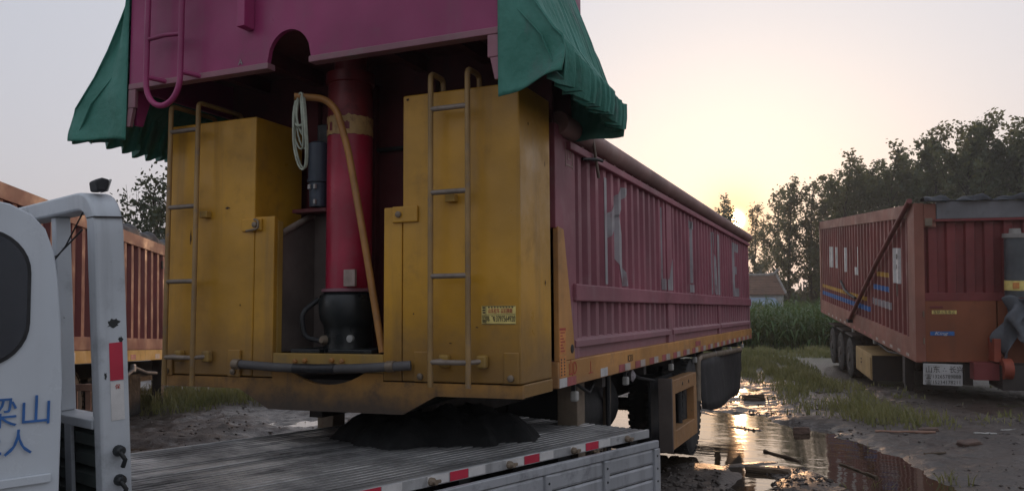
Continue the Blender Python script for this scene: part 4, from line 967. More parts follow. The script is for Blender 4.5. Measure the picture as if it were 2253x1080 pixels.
# front wall: broad pressed ribs above an orange plate
mb = MB()
pr = corr_profile(-1.10, 1.19, 0.29, 0.06, outer=0.45, slope=0.08)
for (a_, oa), (b_, ob) in zip(pr, pr[1:]): mb.face([(a_, 0.04-oa, 1.15), (b_, 0.04-ob, 1.15), (b_, 0.04-ob, 2.40), (a_, 0.04-oa, 2.40)])
mb.build('front_panel', m_cred, Rt, fix=False)
pbox('front_rail', m_cred, Rt, -1.10, 1.19, 0.015, 0.09, 1.017, 1.15)
pbox('front_plate', m_corange, Rt, -1.10, -0.02, 0.0, 0.06, 0.0, 1.014)
pbox('front_plate', m_corange, Rt, 0.0, 1.19, 0.0, 0.06, 0.0, 1.014)
pbox('plate_clip', m_cred, Rt, -1.03, -0.83, -0.012, -0.001, 0.90, 0.93, 0.003)
for (x0, z0, w0) in ((-1.14, 0.3, 0.02), (-1.14, 0.75, 0.02)): pbox('hinge_pin', m_bare, Rt, x0, x0+w0, -0.02, -0.005, z0, z0+0.1, 0.002)
pbox('header_beam', m_grey_beam, Rt, -0.91, 1.25, -0.05, 0.04, 2.385, 2.665)
pbox('header_lip', m_cred, Rt, -0.95, 1.25, -0.055, 0.035, 2.34, 2.382)
pbox('header_end', m_crail, Rt, -1.10, -0.915, -0.02, 0.04, 2.25, 2.64)
pbox('header_bracket', m_bare, Rt, -1.09, -0.98, -0.05, -0.022, 2.27, 2.40)
def lump(u, v):
    x = -1.12+2.4*u; a = math.pi*(0.05+0.9*v); r = 0.065+0.03*math.sin(u*23)+0.022*math.sin(u*51+1)+0.015*math.sin(v*9+u*30)
    return (x, -0.02-r*1.5*math.cos(a), 2.665+r*math.sin(a)*1.1)
MB().grid(lump, 60, 8).build('tarp_roll', m_tarp_blk, Rt, smooth=60, fix=False)
rm = MB().lathe((0.22, -0.16, 1.09), (0, 0, 1), [(0, 0.16), (0.96, 0.16)], 28).build('hydraulic_ram', m_ram_grey, Rt, smooth=40)
MB().lathe((0.22, -0.16, 2.05), (0, 0, 1), [(0, 0.185), (0.07, 0.185), (0.072, 0.09), (0.15, 0.08)], 28).build('ram_cap', m_concrete, rm, smooth=30)
MB().lathe((0.22, -0.16, 1.20), (0, 0, 1), [(0, 0.166), (0.16, 0.166)], 28).build('ram_band', m_yel_sticker, rm, smooth=40)
pbox('band_print', m_org_sticker, rm, 0.12, 0.21, -0.336, -0.318, 1.235, 1.33, 0)
def cloth(u, v):
    a = -0.3+u*3.6; r = 0.24+0.05*math.sin(u*17+v*5)+0.045*math.sin(u*31-v*7+1)*v+0.04*math.sin(v*11-u*6)+0.17*v*(0.6+0.4*math.sin(u*5+1))
    return (0.27+r*math.cos(-a)+0.05*math.sin(v*8), -0.2+r*math.sin(-a)*0.8, 1.10-(0.85+0.22*math.sin(u*7+0.5)+0.06*math.sin(u*23))*v+0.03*math.sin(u*19))
MB().grid(cloth, 90, 36).build('ram_wrap', m_cloth, Rt, smooth=60, solid=0.01, fix=False)
pbox('coupling_box', m_cred, Rt, -0.44, -0.06, -0.22, -0.005, -0.26, 0.02)
pbox('coupling_post', m_corange2, Rt, -0.16, -0.06, -0.30, -0.02, 0.05, 0.42)
MB().lathe((-0.06, -0.3, -0.06), (1, 0, 0), [(0, 0.17), (0.14, 0.17)], 18).build('coupling_drum', m_corange2, Rt, smooth=40)
pbox('coupling_beam', m_under, Rt, -0.06, 1.2, -0.35, 0.3, -0.4, 0.0)
for (x0, x1, z0, z1, m_) in ((-1.0, -0.62, 0.80, 0.86, m_yel_sticker), (-1.03, -0.66, 0.44, 0.51, m_blue_txt)):
    s_ = MB().box(x0, x1, -0.005, -0.002, z0, z1).build('front_sticker', m_, Rt)
    if m_ is m_yel_sticker: text_on('sticker_text', '车辆出售电话', 0.062, m_ink, s_, (x0+0.02, -0.006, z0+0.007), '-y', sx=0.9)
    else: text_on('sticker_text', 'King', 0.075, m_whitetape, s_, (x0+0.06, -0.006, z0+0.012), '-y', sx=1.5, shear=0.3)
sg_ = MB().box(-1.16, -0.555, -0.045, -0.025, -0.385, -0.03, rot=Matrix.Rotation(0.02, 3, 'Y')).build('sign_board', m_sign, Rt, bevel=0.012)
text_on('sign_text', '山东 ∴ 长兴', 0.125, m_ink, sg_, (-1.13, -0.047, -0.165), '-y', sx=0.93)
text_on('sign_text', '☎13265789888', 0.085, m_ink, sg_, (-1.13, -0.047, -0.265), '-y', sx=0.95)
text_on('sign_text', '☎15234178211', 0.085, m_ink, sg_, (-1.13, -0.047, -0.36), '-y', sx=0.95)
for x in (-1.1, -0.62): ptube('sign_hanger', m_black, sg_, [(x, -0.03, -0.05), (x, 0.02, 0.03)], 0.008, 6)
ptube('diagonal_pole', m_crane, Rt, [(-1.30, 0.06, 2.70), (-1.33, 2.5, 1.65), (-1.30, 5.84, 0.20)], 0.045, 10)
pbox('pole_foot', m_black, Rt, -1.36, -1.245, 5.70, 5.98, 0.13, 0.20)
for y in (6.62, 7.92, 9.22):
    for x, s in ((-1.05, -1), (-0.75, -1), (1.05, 1), (0.75, 1)): wheel(Rt, (x, y, -0.80), (1, 0, 0), 0.5, 0.26, s)
    MB().tube([(-1.0, y, -0.8), (1.0, y, -0.8)], 0.07, 10).build('axle', m_under, Rt, smooth=50)
    pbox('mudguard', m_under, Rt, -1.2, -0.6, y-0.5, y+0.45, -0.26, -0.22)
for x in (-0.42, 0.42): pbox('main_beam', m_under, Rt, x-0.06, x+0.06, 0.1, LR-0.2, -0.4, -0.03, 0)
tb = MB().box(-1.23, -0.62, 3.72, 5.5, -0.92, -0.38).build('tool_box', m_boxtan, Rt, bevel=0.012)
pbox('box_lid', m_boxtan, tb, -1.245, -1.232, 3.8, 5.42, -0.88, -0.43)
for z in (-0.6, -0.68): pbox('box_latch', m_black, tb, -1.258, -1.246, 4.75, 4.8, z, z+0.035, 0.003)
pbox('box_end', m_under, tb, -1.225, -0.625, 3.705, 3.718, -0.915, -0.385, 0)
for x in (-1.12, 0.9):
    MB().box(x-0.08, x+0.08, 1.02, 1.2, -0.55, 0.0).build('landing_leg', m_under, Rt, bevel=0.008)
    MB().box(x-0.06, x+0.06, 1.04, 1.18, -0.70, -0.54).build('leg_foot', m_under, Rt)
for y in np.arange(0.5, 10.6, 0.62):
    pbox('reflector', m_whitetape_old if int(y*10) % 2 else m_redtape_old, Rt, -1.249, -1.2455, y, y+0.2, 0.02, 0.07, 0)
for y in (3.6, 6.0): MB().box(-1.22, -1.16, y-0.05, y+0.05, -0.12, -0.03).build('marker_lamp', m_lamp, Rt, bevel=0.015)
ptube('air_hose', m_black, Rt, [(-1.15, 1.3, -0.05), (-1.13, 2.6, -0.16), (-1.15, 3.8, -0.08)], 0.02, 6)
P4 = lambda y0, y1, z0, z1: [(y0, z0), (y1, z0), (y1, z1), (y0, z1)]
for (y0, y1, z0, z1) in ((8.65, 9.1, 1.36, 1.92), (7.75, 8.1, 1.36, 1.91), (6.45, 6.85, 1.30, 1.90), (5.0, 5.25, 1.27, 1.92), (5.25, 5.55, 1.27, 1.45), (1.20, 1.62, 1.25, 1.90)):
    paint_on('white_lettering', m_whitetape, Rt, [P4(y0, y1, z0, z1)], prR, -1.235, -1)
for (y0, y1, z0, z1) in ((1.25, 1.5, 1.70, 1.79), (1.3, 1.45, 1.52, 1.60), (5.05, 5.2, 1.40, 1.47), (1.28, 1.55, 1.02, 1.24)):
    paint_on('black_lettering', m_ink, Rt, [P4(y0, y1, z0, z1)], prR, -1.235, -1, 0.008)
paint_on('yellow_stripe', m_cyel, Rt, [P4(4.05, 10.45, 0.74, 0.83)], prR, -1.235, -1); paint_on('yellow_stripe', m_cyel, Rt, [P4(1.95, 3.2, 1.33, 1.42)], prR, -1.235, -1)
paint_on('blue_stripe', m_blue_txt, Rt, [P4(3.9, 10.45, 0.53, 0.64)], prR, -1.235, -1); paint_on('blue_stripe', m_blue_txt, Rt, [P4(1.95, 3.5, 1.05, 1.15)], prR, -1.235, -1)
for k in range(6): paint_on('serial_mark', m_letter, Rt, [P4(1.9+k*0.31, 2.05+k*0.31, 0.72, 0.86)], prR, -1.235, -1)
ptube('hanging_strap', m_black, Rt, [(-1.26, 7.2, 1.05), (-1.27, 6.6, 0.86), (-1.27, 6.0, 0.78), (-1.26, 5.3, 0.74)], 0.03, 6)

#@LEFT
# ------------------------------------------------------------------ trailer on the left
Lt = thing('semi_trailer', 'rust red ribbed container trailer with yellow rail behind the white truck', 'trailer', (-6.153, 1.429, 0.92))
Lt.rotation_euler = euler_from(0.515, -0.041, -0.036)
La, Lb = -3.2, 7.6
corr_sheet('side_panel', m_crane, Lt, 1.235, La+0.2, Lb-0.2, 0.315, 1.615, 0.278, 0.05, outer=0.32, slope=0.13)
pbox('top_rail', m_crail, Lt, 1.17, 1.25, La, Lb, 1.615, 1.78)
pbox('bottom_rail', m_crane, Lt, 1.17, 1.25, La, Lb, 0.155, 0.315)
pbox('chassis_rail', m_cyel, Lt, 1.16, 1.255, La-0.1, Lb+0.1, 0.0, 0.15)
for y in (La, Lb-0.2): pbox('corner_post', m_crail, Lt, 1.15, 1.252, y, y+0.2, 0.157, 1.775)
for y in (0.55, 4.02): pbox('door_hasp', m_under, Lt, 1.236, 1.262, y, y+0.05, 1.4, 1.52)
for y in (-0.95, 1.75, 5.0):
    pbox('rail_gap', m_black, Lt, 1.251, 1.256, y, y+0.14, 0.158, 0.31, 0)
pbox('side_wall', m_crane, Lt, -1.25, -1.20, La, Lb, 0.0, 1.75, 0)
for y in (La, Lb-0.06): pbox('end_wall', m_crane, Lt, -1.2, 1.15, y, y+0.06, 0.0, 1.75, 0)
pbox('floor_deck', m_under, Lt, -1.2, 1.15, La+0.07, Lb-0.07, 0.0, 0.12, 0)
def lroll(u, v):
    y = 0.9+5.2*u; a = math.pi*v; r = 0.085+0.02*math.sin(u*37)+0.012*math.sin(u*80+v*4)
    return (1.12+r*1.2*math.cos(a), y, 1.775+r*1.5*math.sin(a))
MB().grid(lroll, 70, 8).build('tarp_roll', m_tarp_blk, Lt, smooth=60, fix=False)
pbox('tarp_patch', m_cyel, Lt, 0.6, 0.98, 3.0, 4.4, 1.70, 1.90)
for x in (-0.42, 0.42): pbox('main_beam', m_under, Lt, x-0.06, x+0.06, La, Lb, -0.35, -0.01, 0)
for y in (-1.4, -0.1, 1.2):
    for x, s in ((0.9, 1), (-0.95, -1)): wheel(Lt, (x, y, -0.50), (1, 0, 0), 0.47, 0.26, s)
for y in (4.6,): 
    for x in (1.0, -1.0): pbox('landing_leg', m_under, Lt, x-0.07, x+0.07, y, y+0.16, -0.95, 0.0)
for y in (0.15, 2.9): MB().box(1.17, 1.235, y-0.05, y+0.05, -0.16, -0.04).build('marker_lamp', m_lamp, Lt, bevel=0.02)
for k in range(9): pbox('reflector', m_redtape_old if k % 2 else m_whitetape_old, Lt, 1.2555, 1.2575, -2.6+k*1.05, -2.4+k*1.05, 0.02, 0.09, 0)
lb = pbox('plate_label', m_whitetape, Lt, 1.2555, 1.258, 0.60, 0.82, 0.03, 0.13, 0)
text_on('label_text', '7', 0.09, m_ink, lb, (1.259, 0.68, 0.045), '+x')
ptube('cargo_strap', m_pipe, Lt, [(1.2, 2.2, -0.12), (1.22, 2.6, -0.19), (1.2, 3.0, -0.10), (1.22, 3.4, -0.18), (1.2, 3.9, -0.2)], 0.03, 8)
pbox('tool_box', m_grease_shade, Lt, 0.2, 0.95, 2.0, 4.0, -0.80, -0.2)  # near-black: shade under the chassis put into the box's colour
ptube('prop_rod', m_rung, Lt, [(1.22, 0.45, -0.2), (1.24, 0.75, -0.75)], 0.014, 8)
_d = fw + rt*((160-1126.5)/1800) - up*((930-540)/1800); _p = CAM+_d*9.6; PALLET = (_p.x, _p.y, gz(_p.x, _p.y))
pa = thing('wooden_pallet', 'pinkish wooden pallet leaning upright under the left container trailer', 'pallet', PALLET, (0.10, 0, 0.5)); pa.scale = (0.72, 0.72, 0.72)
for x in (0.0, 0.21, 0.42): pbox('slat', m_wood_l, pa, x, x+0.085, 0, 0.03, 0.0, 0.95, 0.004)
for z in (0.02, 0.42, 0.84): pbox('slat', m_wood_l, pa, 0.0, 0.505, -0.03, -0.001, z, z+0.11, 0.004)

#@VEG
# ------------------------------------------------------------------ trees
def quads(P, A, B):
    """leaf quads centred on P with half axes A, B"""
    n = len(P); V = np.empty((n, 4, 3)); V[:, 0] = P-A-B*0.2; V[:, 1] = P+B; V[:, 2] = P+A-B*0.2; V[:, 3] = P-B
    return V.reshape(-1, 3), np.arange(n*4).reshape(n, 4)
def rand_dirs(rs, n):
    v = rs.normal(size=(n, 3)); return v/np.linalg.norm(v, axis=1)[:, None]
def tree_meshes(seed, H=13.0, crown0=0.16, rad=1.9, nl=60, leaves=9000, size=0.15, lean=0.05, up=0.75, mat=m_leaf, clump=0.30):
    rs = np.random.RandomState(seed)
    tk = MB()
    zs = np.linspace(0, H*0.97, 14); wob = np.cumsum(rs.normal(0, 0.05, (14, 2)), 0)
    bend = lean*(zs/H)**2*H*0.5
    axis_ = np.stack([wob[:, 0]+bend, wob[:, 1], zs], 1)
    tk.tube([tuple(p) for p in axis_], list(np.interp(zs, [0, H], [0.013*H, 0.012])), 8)
    cent = []; wts = []
    for k in range(nl):
        f = crown0+(1-crown0)*(k+rs.rand())/nl; z = f*H*0.97
        base = np.array([np.interp(z, zs, axis_[:, 0]), np.interp(z, zs, axis_[:, 1]), z])
        env = rad*min(1, (1-f)*2.3+0.16)*min(1, (f-crown0+0.12)*4.5)
        a = rs.rand()*6.283; L = env*rs.uniform(0.55, 1.25)
        d_ = np.array([math.cos(a), math.sin(a), rs.uniform(0.4, 1.3)*up*1.3]); tip = base+d_*L; tip[0] += lean*L*1.2
        mid = base+(tip-base)*0.5+np.array([0, 0, -0.08*L])
        tk.tube([tuple(base), tuple(mid), tuple(tip)], [0.0045*H*(1-f)+0.014, 0.0025*H*(1-f)+0.009, 0.005], 5)
        for t in np.linspace(0.25, 1.08, 9):
            cent.append(base+(tip-base)*t+rs.normal(0, 0.12, 3)); wts.append(L*(0.4+t))
    cent = np.array(cent); wts = np.array(wts); wts /= wts.sum()
    pick = rs.choice(len(cent), leaves, p=wts)
    P = cent[pick]+rs.normal(0, 1, (leaves, 3))*np.array([clump, clump, clump*1.1])*rs.rand(leaves, 1)**0.5
    s = size*rs.uniform(0.6, 1.3, (leaves, 1)); A = rand_dirs(rs, leaves); B = np.cross(A, rand_dirs(rs, leaves)); B /= np.linalg.norm(B, axis=1)[:, None]
    V, F = quads(P, A*s*0.62, B*s)
    tb_ = MB.__new__(MB); 
    tme = bpy.data.meshes.new('trunk'); tme.from_pydata(tk.v, [], tk.f); tme.materials.append(m_bark); tme.update()
    return tme, npmesh('crown', V, F, mat)
def px_dir(px, py): return (fw + rt*((px-1126.5)/1800) - up*((py-540)/1800))
variants = [tree_meshes(s, 13.0, cr, rd*0.86, 46, lv, 0.125, ln, 1.15, m_leaf, 0.22) for s, cr, rd, lv, ln in ((1, 0.14, 1.6, 5600, 0.14), (2, 0.10, 2.0, 6400, 0.18), (3, 0.2, 1.5, 4200, 0.12), (4, 0.12, 2.2, 7000, 0.16), (5, 0.24, 1.5, 2400, 0.14))]
DESC = ['tall narrow', 'full leaning', 'slim open', 'broad dense', 'thin see-through']
def put_tree(px, py, D, v, rz=None, name='poplar_tree', group='poplars behind the yard', label=None):
    d = px_dir(px, py); p = CAM+d*D; H = p.z
    lab = label or 'dark poplar in the row behind the maize, its crown merging with its neighbours'
    o = thing(name, lab, 'tree', (p.x, p.y, 0), (0, 0, rng.uniform(-0.5, 0.5) if rz is None else rz), group)
    s = H/13.0; o.scale = (s*rng.uniform(0.95, 1.2), s*rng.uniform(0.95, 1.2), s)
    tme, cme = variants[v]
    link('trunk', tme, o); link('crown', cme, o)
    return o
up = rt.cross(fw)
put_tree(1574, 436, 88, 0, label='low thin poplar top just left of the sun')
put_tree(1652, 445, 86, 4, label='thin see-through poplar in front of the sun')
put_tree(1678, 520, 84, 4, label='short thin poplar just right of the sun')
put_tree(1725, 388, 66, 2, label='slim open poplar above the tiled house roof')
ORD = 'first second third fourth fifth sixth seventh eighth ninth tenth eleventh twelfth thirteenth fourteenth fifteenth sixteenth seventeenth eighteenth'.split()
for kt, (px, py, D, v) in enumerate(((1698, 408, 74, 4), (1770, 392, 66, 4), (1800, 384, 64, 2), (1838, 345, 60, 0), (1862, 360, 64, 0), (1895, 355, 60, 2), (1928, 322, 58, 0), (1962, 345, 60, 3), (2000, 335, 56, 2), (2040, 285, 55, 1), (2072, 300, 57, 0), (2105, 275, 53, 3), (2145, 258, 52, 1), (2180, 285, 54, 0), (2222, 268, 51, 3), (2262, 262, 50, 1), (2300, 270, 50, 0),
                      (1785, 470, 70, 4), (1820, 410, 70, 2), (1880, 390, 68, 3), (1945, 380, 66, 1), (1985, 380, 66, 3), (2060, 350, 63, 1), (2125, 340, 61, 3), (2200, 340, 60, 1), (2245, 330, 58, 3))):
    front = kt < 17; o_ = ORD[kt if front else kt-17]
    put_tree(px, py, D, v, label=('%s %s poplar right of the tiled house, front row' if front else '%s %s poplar right of the tiled house, hidden second row') % (o_, DESC[v]))
# lone tree behind the left trailer
sm = tree_meshes(21, 4.6, 0.25, 1.0, 50, 3600, 0.055, 0.05, 0.7, m_leaf2, 0.13)
d = px_dir(352, 392); p = CAM+d*18.5
o = thing('leafy_tree', 'small dark tree with bare twig tops behind the left trailer', 'tree', (p.x, p.y, 0)); o.scale = (1, 1, p.z/4.6)
link('trunk', sm[0], o); link('crown', sm[1], o)
tw_ = MB(); rs = np.random.RandomState(4)
for k in range(70):
    a = rs.rand()*6.283; r = rs.rand()*0.9; z0 = 3.0+rs.rand()*1.0*(1-r*0.3)
    b_ = Vector((r*math.cos(a), r*math.sin(a), z0)); t_ = b_+Vector((rs.normal(0, 0.12), rs.normal(0, 0.12), rs.uniform(0.35, 0.75)))
    tw_.tube([b_, (b_+t_)/2+Vector((0.02, 0.01, 0)), t_], [0.008, 0.006, 0.003], 4)
tw_.build('twig_tops', m_bark, o, fix=False)
# undergrowth under the poplars and a far belt of trees
rs = np.random.RandomState(9)
n = 26000
fx = rs.rand(n); px = 1520+900*fx; D = (80-30*np.clip((px-1700)/600, 0, 1))+rs.normal(0, 2.5, n)
hh = np.abs(rs.normal(0, 1, n))*(1.3+1.0*vnoise(px*0.02, px*0)); 
dirs = np.array([np.array(px_dir(q, 684))[:] for q in np.linspace(1500, 2450, 40)]); qx = np.linspace(1500, 2450, 40)
P = np.stack([CAM.x+np.interp(px, qx, dirs[:, 0])*D, CAM.y+np.interp(px, qx, dirs[:, 1])*D, hh], 1)
A = rand_dirs(rs, n); B = np.cross(A, rand_dirs(rs, n)); s = rs.uniform(0.14, 0.34, (n, 1))
V, F = quads(P, A*s, B*s*1.2)
props(link('undergrowth', npmesh('undergrowth', V, F, m_leaf2)), 'dark tangled undergrowth at the feet of the poplars', 'undergrowth', kind='stuff')
n = 34000
th_ = rs.uniform(-1.35, 0.95, n); D = rs.uniform(150, 185, n); hz = rs.rand(n)**0.8*(2.2+2.4*vnoise(th_*34, th_*0+2)+1.4*vnoise(th_*110, th_*0))
P = np.stack([CAM.x+np.sin(th_)*D, CAM.y+np.cos(th_)*D, hz], 1); A = rand_dirs(rs, n); B = np.cross(A, rand_dirs(rs, n)); s = rs.uniform(0.4, 1.0, (n, 1))
V, F = quads(P, A*s, B*s*1.2)
props(link('far_woods', npmesh('far_woods', V, F, m_leaf2)), 'far belt of woods along the horizon', 'woods', kind='stuff')
# maize
LX = 0.42
def maize(seed):
    rs = np.random.RandomState(seed); Vs = []; Fs = []
    def strip(pts, wid, side):
        i = len(Vs)
        for p, w in zip(pts, wid): Vs.append(p-side*w); Vs.append(p+side*w)
        for k in range(len(pts)-1): Fs.append([i+2*k, i+2*k+1, i+2*k+3, i+2*k+2])
    Hh = rs.uniform(1.4, 1.75)
    strip([np.array([0, 0, z]) for z in (0, Hh*0.5, Hh)], (0.016, 0.012, 0.006), np.array([1.0, 0, 0])); strip([np.array([0, 0, z]) for z in (0, Hh*0.5, Hh)], (0.016, 0.012, 0.006), np.array([0, 1.0, 0]))
    for k in range(11):
        a = rs.rand()*6.283; z = 0.3+(Hh-0.35)*k/10; L = rs.uniform(0.5, 0.8)*(1.0 if k < 8 else 0.7)
        d = np.array([math.cos(a), math.sin(a), 0]); sd = np.array([-math.sin(a), math.cos(a), 0])
        strip([np.array([0, 0, z])+d*L*t+np.array([0, 0, 1])*(0.9*t-1.25*t*t)*L for t in (0, 0.3, 0.6, 1.0)], (0.02, 0.042, 0.034, 0.004), sd)
    for k in range(5):
        a = rs.rand()*6.283; d = np.array([math.cos(a)*0.3, math.sin(a)*0.3, 1])
        strip([np.array([0, 0, Hh]), np.array([0, 0, Hh])+d*0.22], (0.008, 0.004), np.array([1.0, 0, 0]))
    return np.array(Vs), np.array(Fs)
mz = [maize(s) for s in range(6)]
VV = []; FF = []; off = 0
for row in range(20):
    for k in range(62):
        u = -6.5+k*0.21+rng.uniform(-0.06, 0.06); w = 28.6+row*0.62+rng.uniform(-0.08, 0.08)
        x = u*1.0+(w-28)*0.02; y = w+u*0.16
        v, f = mz[rng.randrange(6)]; a = rng.uniform(0, 6.283); c_, s_ = math.cos(a), math.sin(a); sc = rng.uniform(0.85, 1.08)
        q = np.stack([(v[:, 0]*c_-v[:, 1]*s_)*sc+x, (v[:, 0]*s_+v[:, 1]*c_)*sc+y, v[:, 2]*sc], 1)
        VV.append(q); FF.append(f+off); off += len(v)
props(link('maize_crop', npmesh('maize_crop', np.concatenate(VV), np.concatenate(FF), m_corn)), 'green standing maize crop beyond the yard', 'maize', kind='stuff')
# grass
def grass_field(name, n, fn, hmin, hmax, label, seed):
    rs = np.random.RandomState(seed)
    x, y, dens = fn(rs, n)
    keep = rs.rand(len(x)) < dens; x = x[keep]; y = y[keep]; dn = dens[keep]; m_ = len(x)
    z = height(x, y)-0.01; hh = rs.uniform(hmin, hmax, m_)*(0.45+0.75*dn); a = rs.rand(m_)*6.283; w = rs.uniform(0.004, 0.009, m_)*(1+0.05*y)
    bx = np.cos(a); by = np.sin(a); ln = rs.uniform(0.15, 0.75, m_)*hh
    b2 = rs.rand(m_)*6.283; lx = np.cos(b2)*ln; ly = np.sin(b2)*ln
    V = np.empty((m_, 5, 3)); 
    V[:, 0] = np.stack([x-bx*w, y-by*w, z], 1); V[:, 1] = np.stack([x+bx*w, y+by*w, z], 1)
    V[:, 2] = np.stack([x+bx*w*0.8+lx*0.35, y+by*w*0.8+ly*0.35, z+hh*0.62], 1); V[:, 3] = np.stack([x-bx*w*0.8+lx*0.35, y-by*w*0.8+ly*0.35, z+hh*0.62], 1)
    V[:, 4] = np.stack([x+lx, y+ly, z+hh], 1)
    i = np.arange(m_)[:, None]*5
    F = np.concatenate([i+np.array([[0, 1, 2]]), i+np.array([[0, 2, 3]]), i+np.array([[3, 2, 4]])], 0)
    props(link(name, npmesh(name, V.reshape(-1, 3), F, m_grass)), label, 'grass', kind='stuff')
GC = [(-2.0, 24.5, 1.5, 25.5, 1.9), (-0.6, 22, 0.9, 16.5, 1.25), (0.7, 18, 1.9, 13.2, 0.8), (1.9, 13.5, 2.35, 10.8, 0.55), (2.3, 10.8, 2.6, 8.9, 0.33), (2.6, 9.3, 3.25, 7.9, 0.36)]
def strip_grass(rs, n):
    x = rs.uniform(-4.5, 4.6, n); y = 7.0+rs.rand(n)**1.25*22
    d = np.full(n, 9.0)
    for c in GC: d = np.minimum(d, capsule(x, y, *c))
    d = d+0.9*fbm(x*0.8+7, y*0.5, 3)
    dens = np.clip((0.32-d)/0.75, 0, 1)*np.clip(vnoise(x*2.4, y*1.6)*1.9-0.5+0.8*fbm(x*7, y*6, 3), 0.02, 1); return x, y, np.clip(dens, 0, 1)
grass_field('grass', 115000, strip_grass, 0.07, 0.29, 'rough grass strip between the puddle and the red trailer', 3)
def weeds(rs, n):
    x = rs.uniform(-9.5, -2.5, n); y = rs.uniform(4.5, 14.5, n); d = capsule(x, y, -7.9, 6.4, -5.2, 9.8, 1.0)+1.1*fbm(x*0.9, y*0.9, 3)
    return x, y, np.clip((0.3-d)/0.5, 0, 1)
grass_field('grass', 42000, weeds, 0.08, 0.30, 'dull weeds behind the flatbed under the left trailer', 5)
def tufts(rs, n):
    x = rs.uniform(-1, 5.5, n); y = rs.uniform(3.0, 16, n); v = fbm(x*1.7+30, y*1.4, 4)
    return x, y, np.clip((v-0.14)*5, 0, 0.6)*(np.hypot(x-1.0, y-7) > 1.6)
grass_field('grass', 30000, tufts, 0.05, 0.16, 'scattered short grass tufts on the mud', 8)

# crumbs of mud, stalks and stones trodden into the ground
rs = np.random.RandomState(31); n = 30000
x = np.concatenate([rs.uniform(-0.8, 5.5, n//2), rs.uniform(-8.5, -1.5, n//4), rs.normal(1.6, 1.1, n//4)]); y = np.concatenate([3.0+rs.rand(n//2)**1.6*12, 2.5+rs.rand(n//4)*10, rs.normal(5.2, 2.2, n//4)])
keep = (rs.rand(len(x)) < np.clip(0.15+2.2*fbm(x*1.3+50, y*1.3, 3), 0.02, 1)) & (y > 2.6); x = x[keep]; y = y[keep]; z = height(x, y); k_ = z > WATER_Z-0.012; x, y, z = x[k_], y[k_], z[k_]; n = len(x)
base = np.array([[1, 0, 0], [-0.3, 0.9, 0.1], [-0.7, -0.7, 0], [0.1, 0.05, 0.85], [0.1, 0, -0.6]]); tri = np.array([[0, 1, 3], [1, 2, 3], [2, 0, 3], [1, 0, 4], [2, 1, 4], [0, 2, 4]])
sz = 0.006+0.022*rs.rand(n)**3; a = rs.rand(n)*6.283; el_ = 1+2.2*(rs.rand(n) > 0.8)
lx = base[None, :, 0]*(sz*el_)[:, None]*rs.uniform(0.7, 1.3, (n, 5)); ly = base[None, :, 1]*sz[:, None]*rs.uniform(0.7, 1.3, (n, 5)); lz = base[None, :, 2]*sz[:, None]*rs.uniform(0.5, 1.0, (n, 5))
V = np.stack([x[:, None]+lx*np.cos(a)[:, None]-ly*np.sin(a)[:, None], y[:, None]+lx*np.sin(a)[:, None]+ly*np.cos(a)[:, None], z[:, None]+lz+0.004], 2).reshape(-1, 3)
F = (np.arange(n)[:, None, None]*5+tri[None]).reshape(-1, 3)
props(link('mud_crumbs', npmesh('mud_crumbs', V, F, m_crumb)), 'crumbs of dark mud and small stones strewn over the yard', 'mud', kind='stuff')

# ------------------------------------------------------------------ house behind the maize
d = px_dir(1688, 655); p = CAM+d*60
h = thing('village_house', 'small white farmhouse with brown tiled roof among the poplars', 'house', (p.x+0.1, p.y, 0), (0, 0, R_(24))); h.scale = (0.82, 0.82, 1.05)
pbox('wall', m_house, h, -3.4, 1.35, 0, 4.2, 0, 2.55, 0)
MB().prism([(0, 2.55), (4.2, 2.55), (2.1, 3.75)], lambda y, z: (1.2, y, z), lambda y, z: (1.36, y, z)).build('gable', m_house, h)
for sy in (1, -1):
    for k in range(8):
        t0, t1 = k/8, (k+1)/8
        y0, y1 = (2.1-sy*2.45*(1-t0)), (2.1-sy*2.45*(1-t1)); z0, z1 = 2.45+1.4*t0, 2.45+1.4*t1
        MB().prism([(y0, z0+0.05), (y1, z1+0.02), (y1, z1-0.04), (y0, z0-0.02)], lambda y, z: (-3.7, y, z), lambda y, z: (1.5, y, z)).build('tile_course', m_tile, h)
rg = MB(); 
rg.tube([(-3.8, 2.1, 4.05), (-3.3, 2.1, 3.88), (0.8, 2.1, 3.88), (1.35, 2.1, 4.0), (1.65, 2.1, 4.28)], 0.13, 8).build('ridge_cap', m_concrete, h, smooth=50)
MB().tube([(1.48, -0.35, 2.48), (1.48, 2.1, 3.92)], 0.11, 6).build('gable_coping', m_concrete, h)
for x in (-2.6, -0.9):
    f_ = MB().box(x-0.45, x+0.45, -0.03, 0.04, 1.0, 2.1).build('window', m_concrete, h); MB().box(x-0.38, x+0.38, -0.045, -0.031, 1.07, 2.03).build('pane', m_glass, f_)
MB().prism([(-2.6, 1.5), (-0.3, 2.2), (-0.3, 2.25), (-2.6, 1.55)], lambda y, z: (-3.3, y, z), lambda y, z: (0.4, y, z)).build('shed_roof', paint('blue sheet', (0.25, 0.33, 0.42), 0.5), h)

# ------------------------------------------------------------------ evening haze
hm = bpy.data.materials.new('haze'); hm.use_nodes = True; ht = hm.node_tree; ht.nodes.clear()
ho = ht.nodes.new('ShaderNodeOutputMaterial'); hv = ht.nodes.new('ShaderNodeVolumePrincipled')
hv.inputs['Color'].default_value = (0.95, 0.93, 0.90, 1); hv.inputs['Density'].default_value = HAZE; hv.inputs['Anisotropy'].default_value = 0.55
ht.links.new(hv.outputs[0], ho.inputs['Volume'])
hb = MB().box(-260, 260, -40, 260, -2.5, 22).build('haze', hm); props(hb, 'thin warm evening haze over the yard', 'haze', kind='stuff')
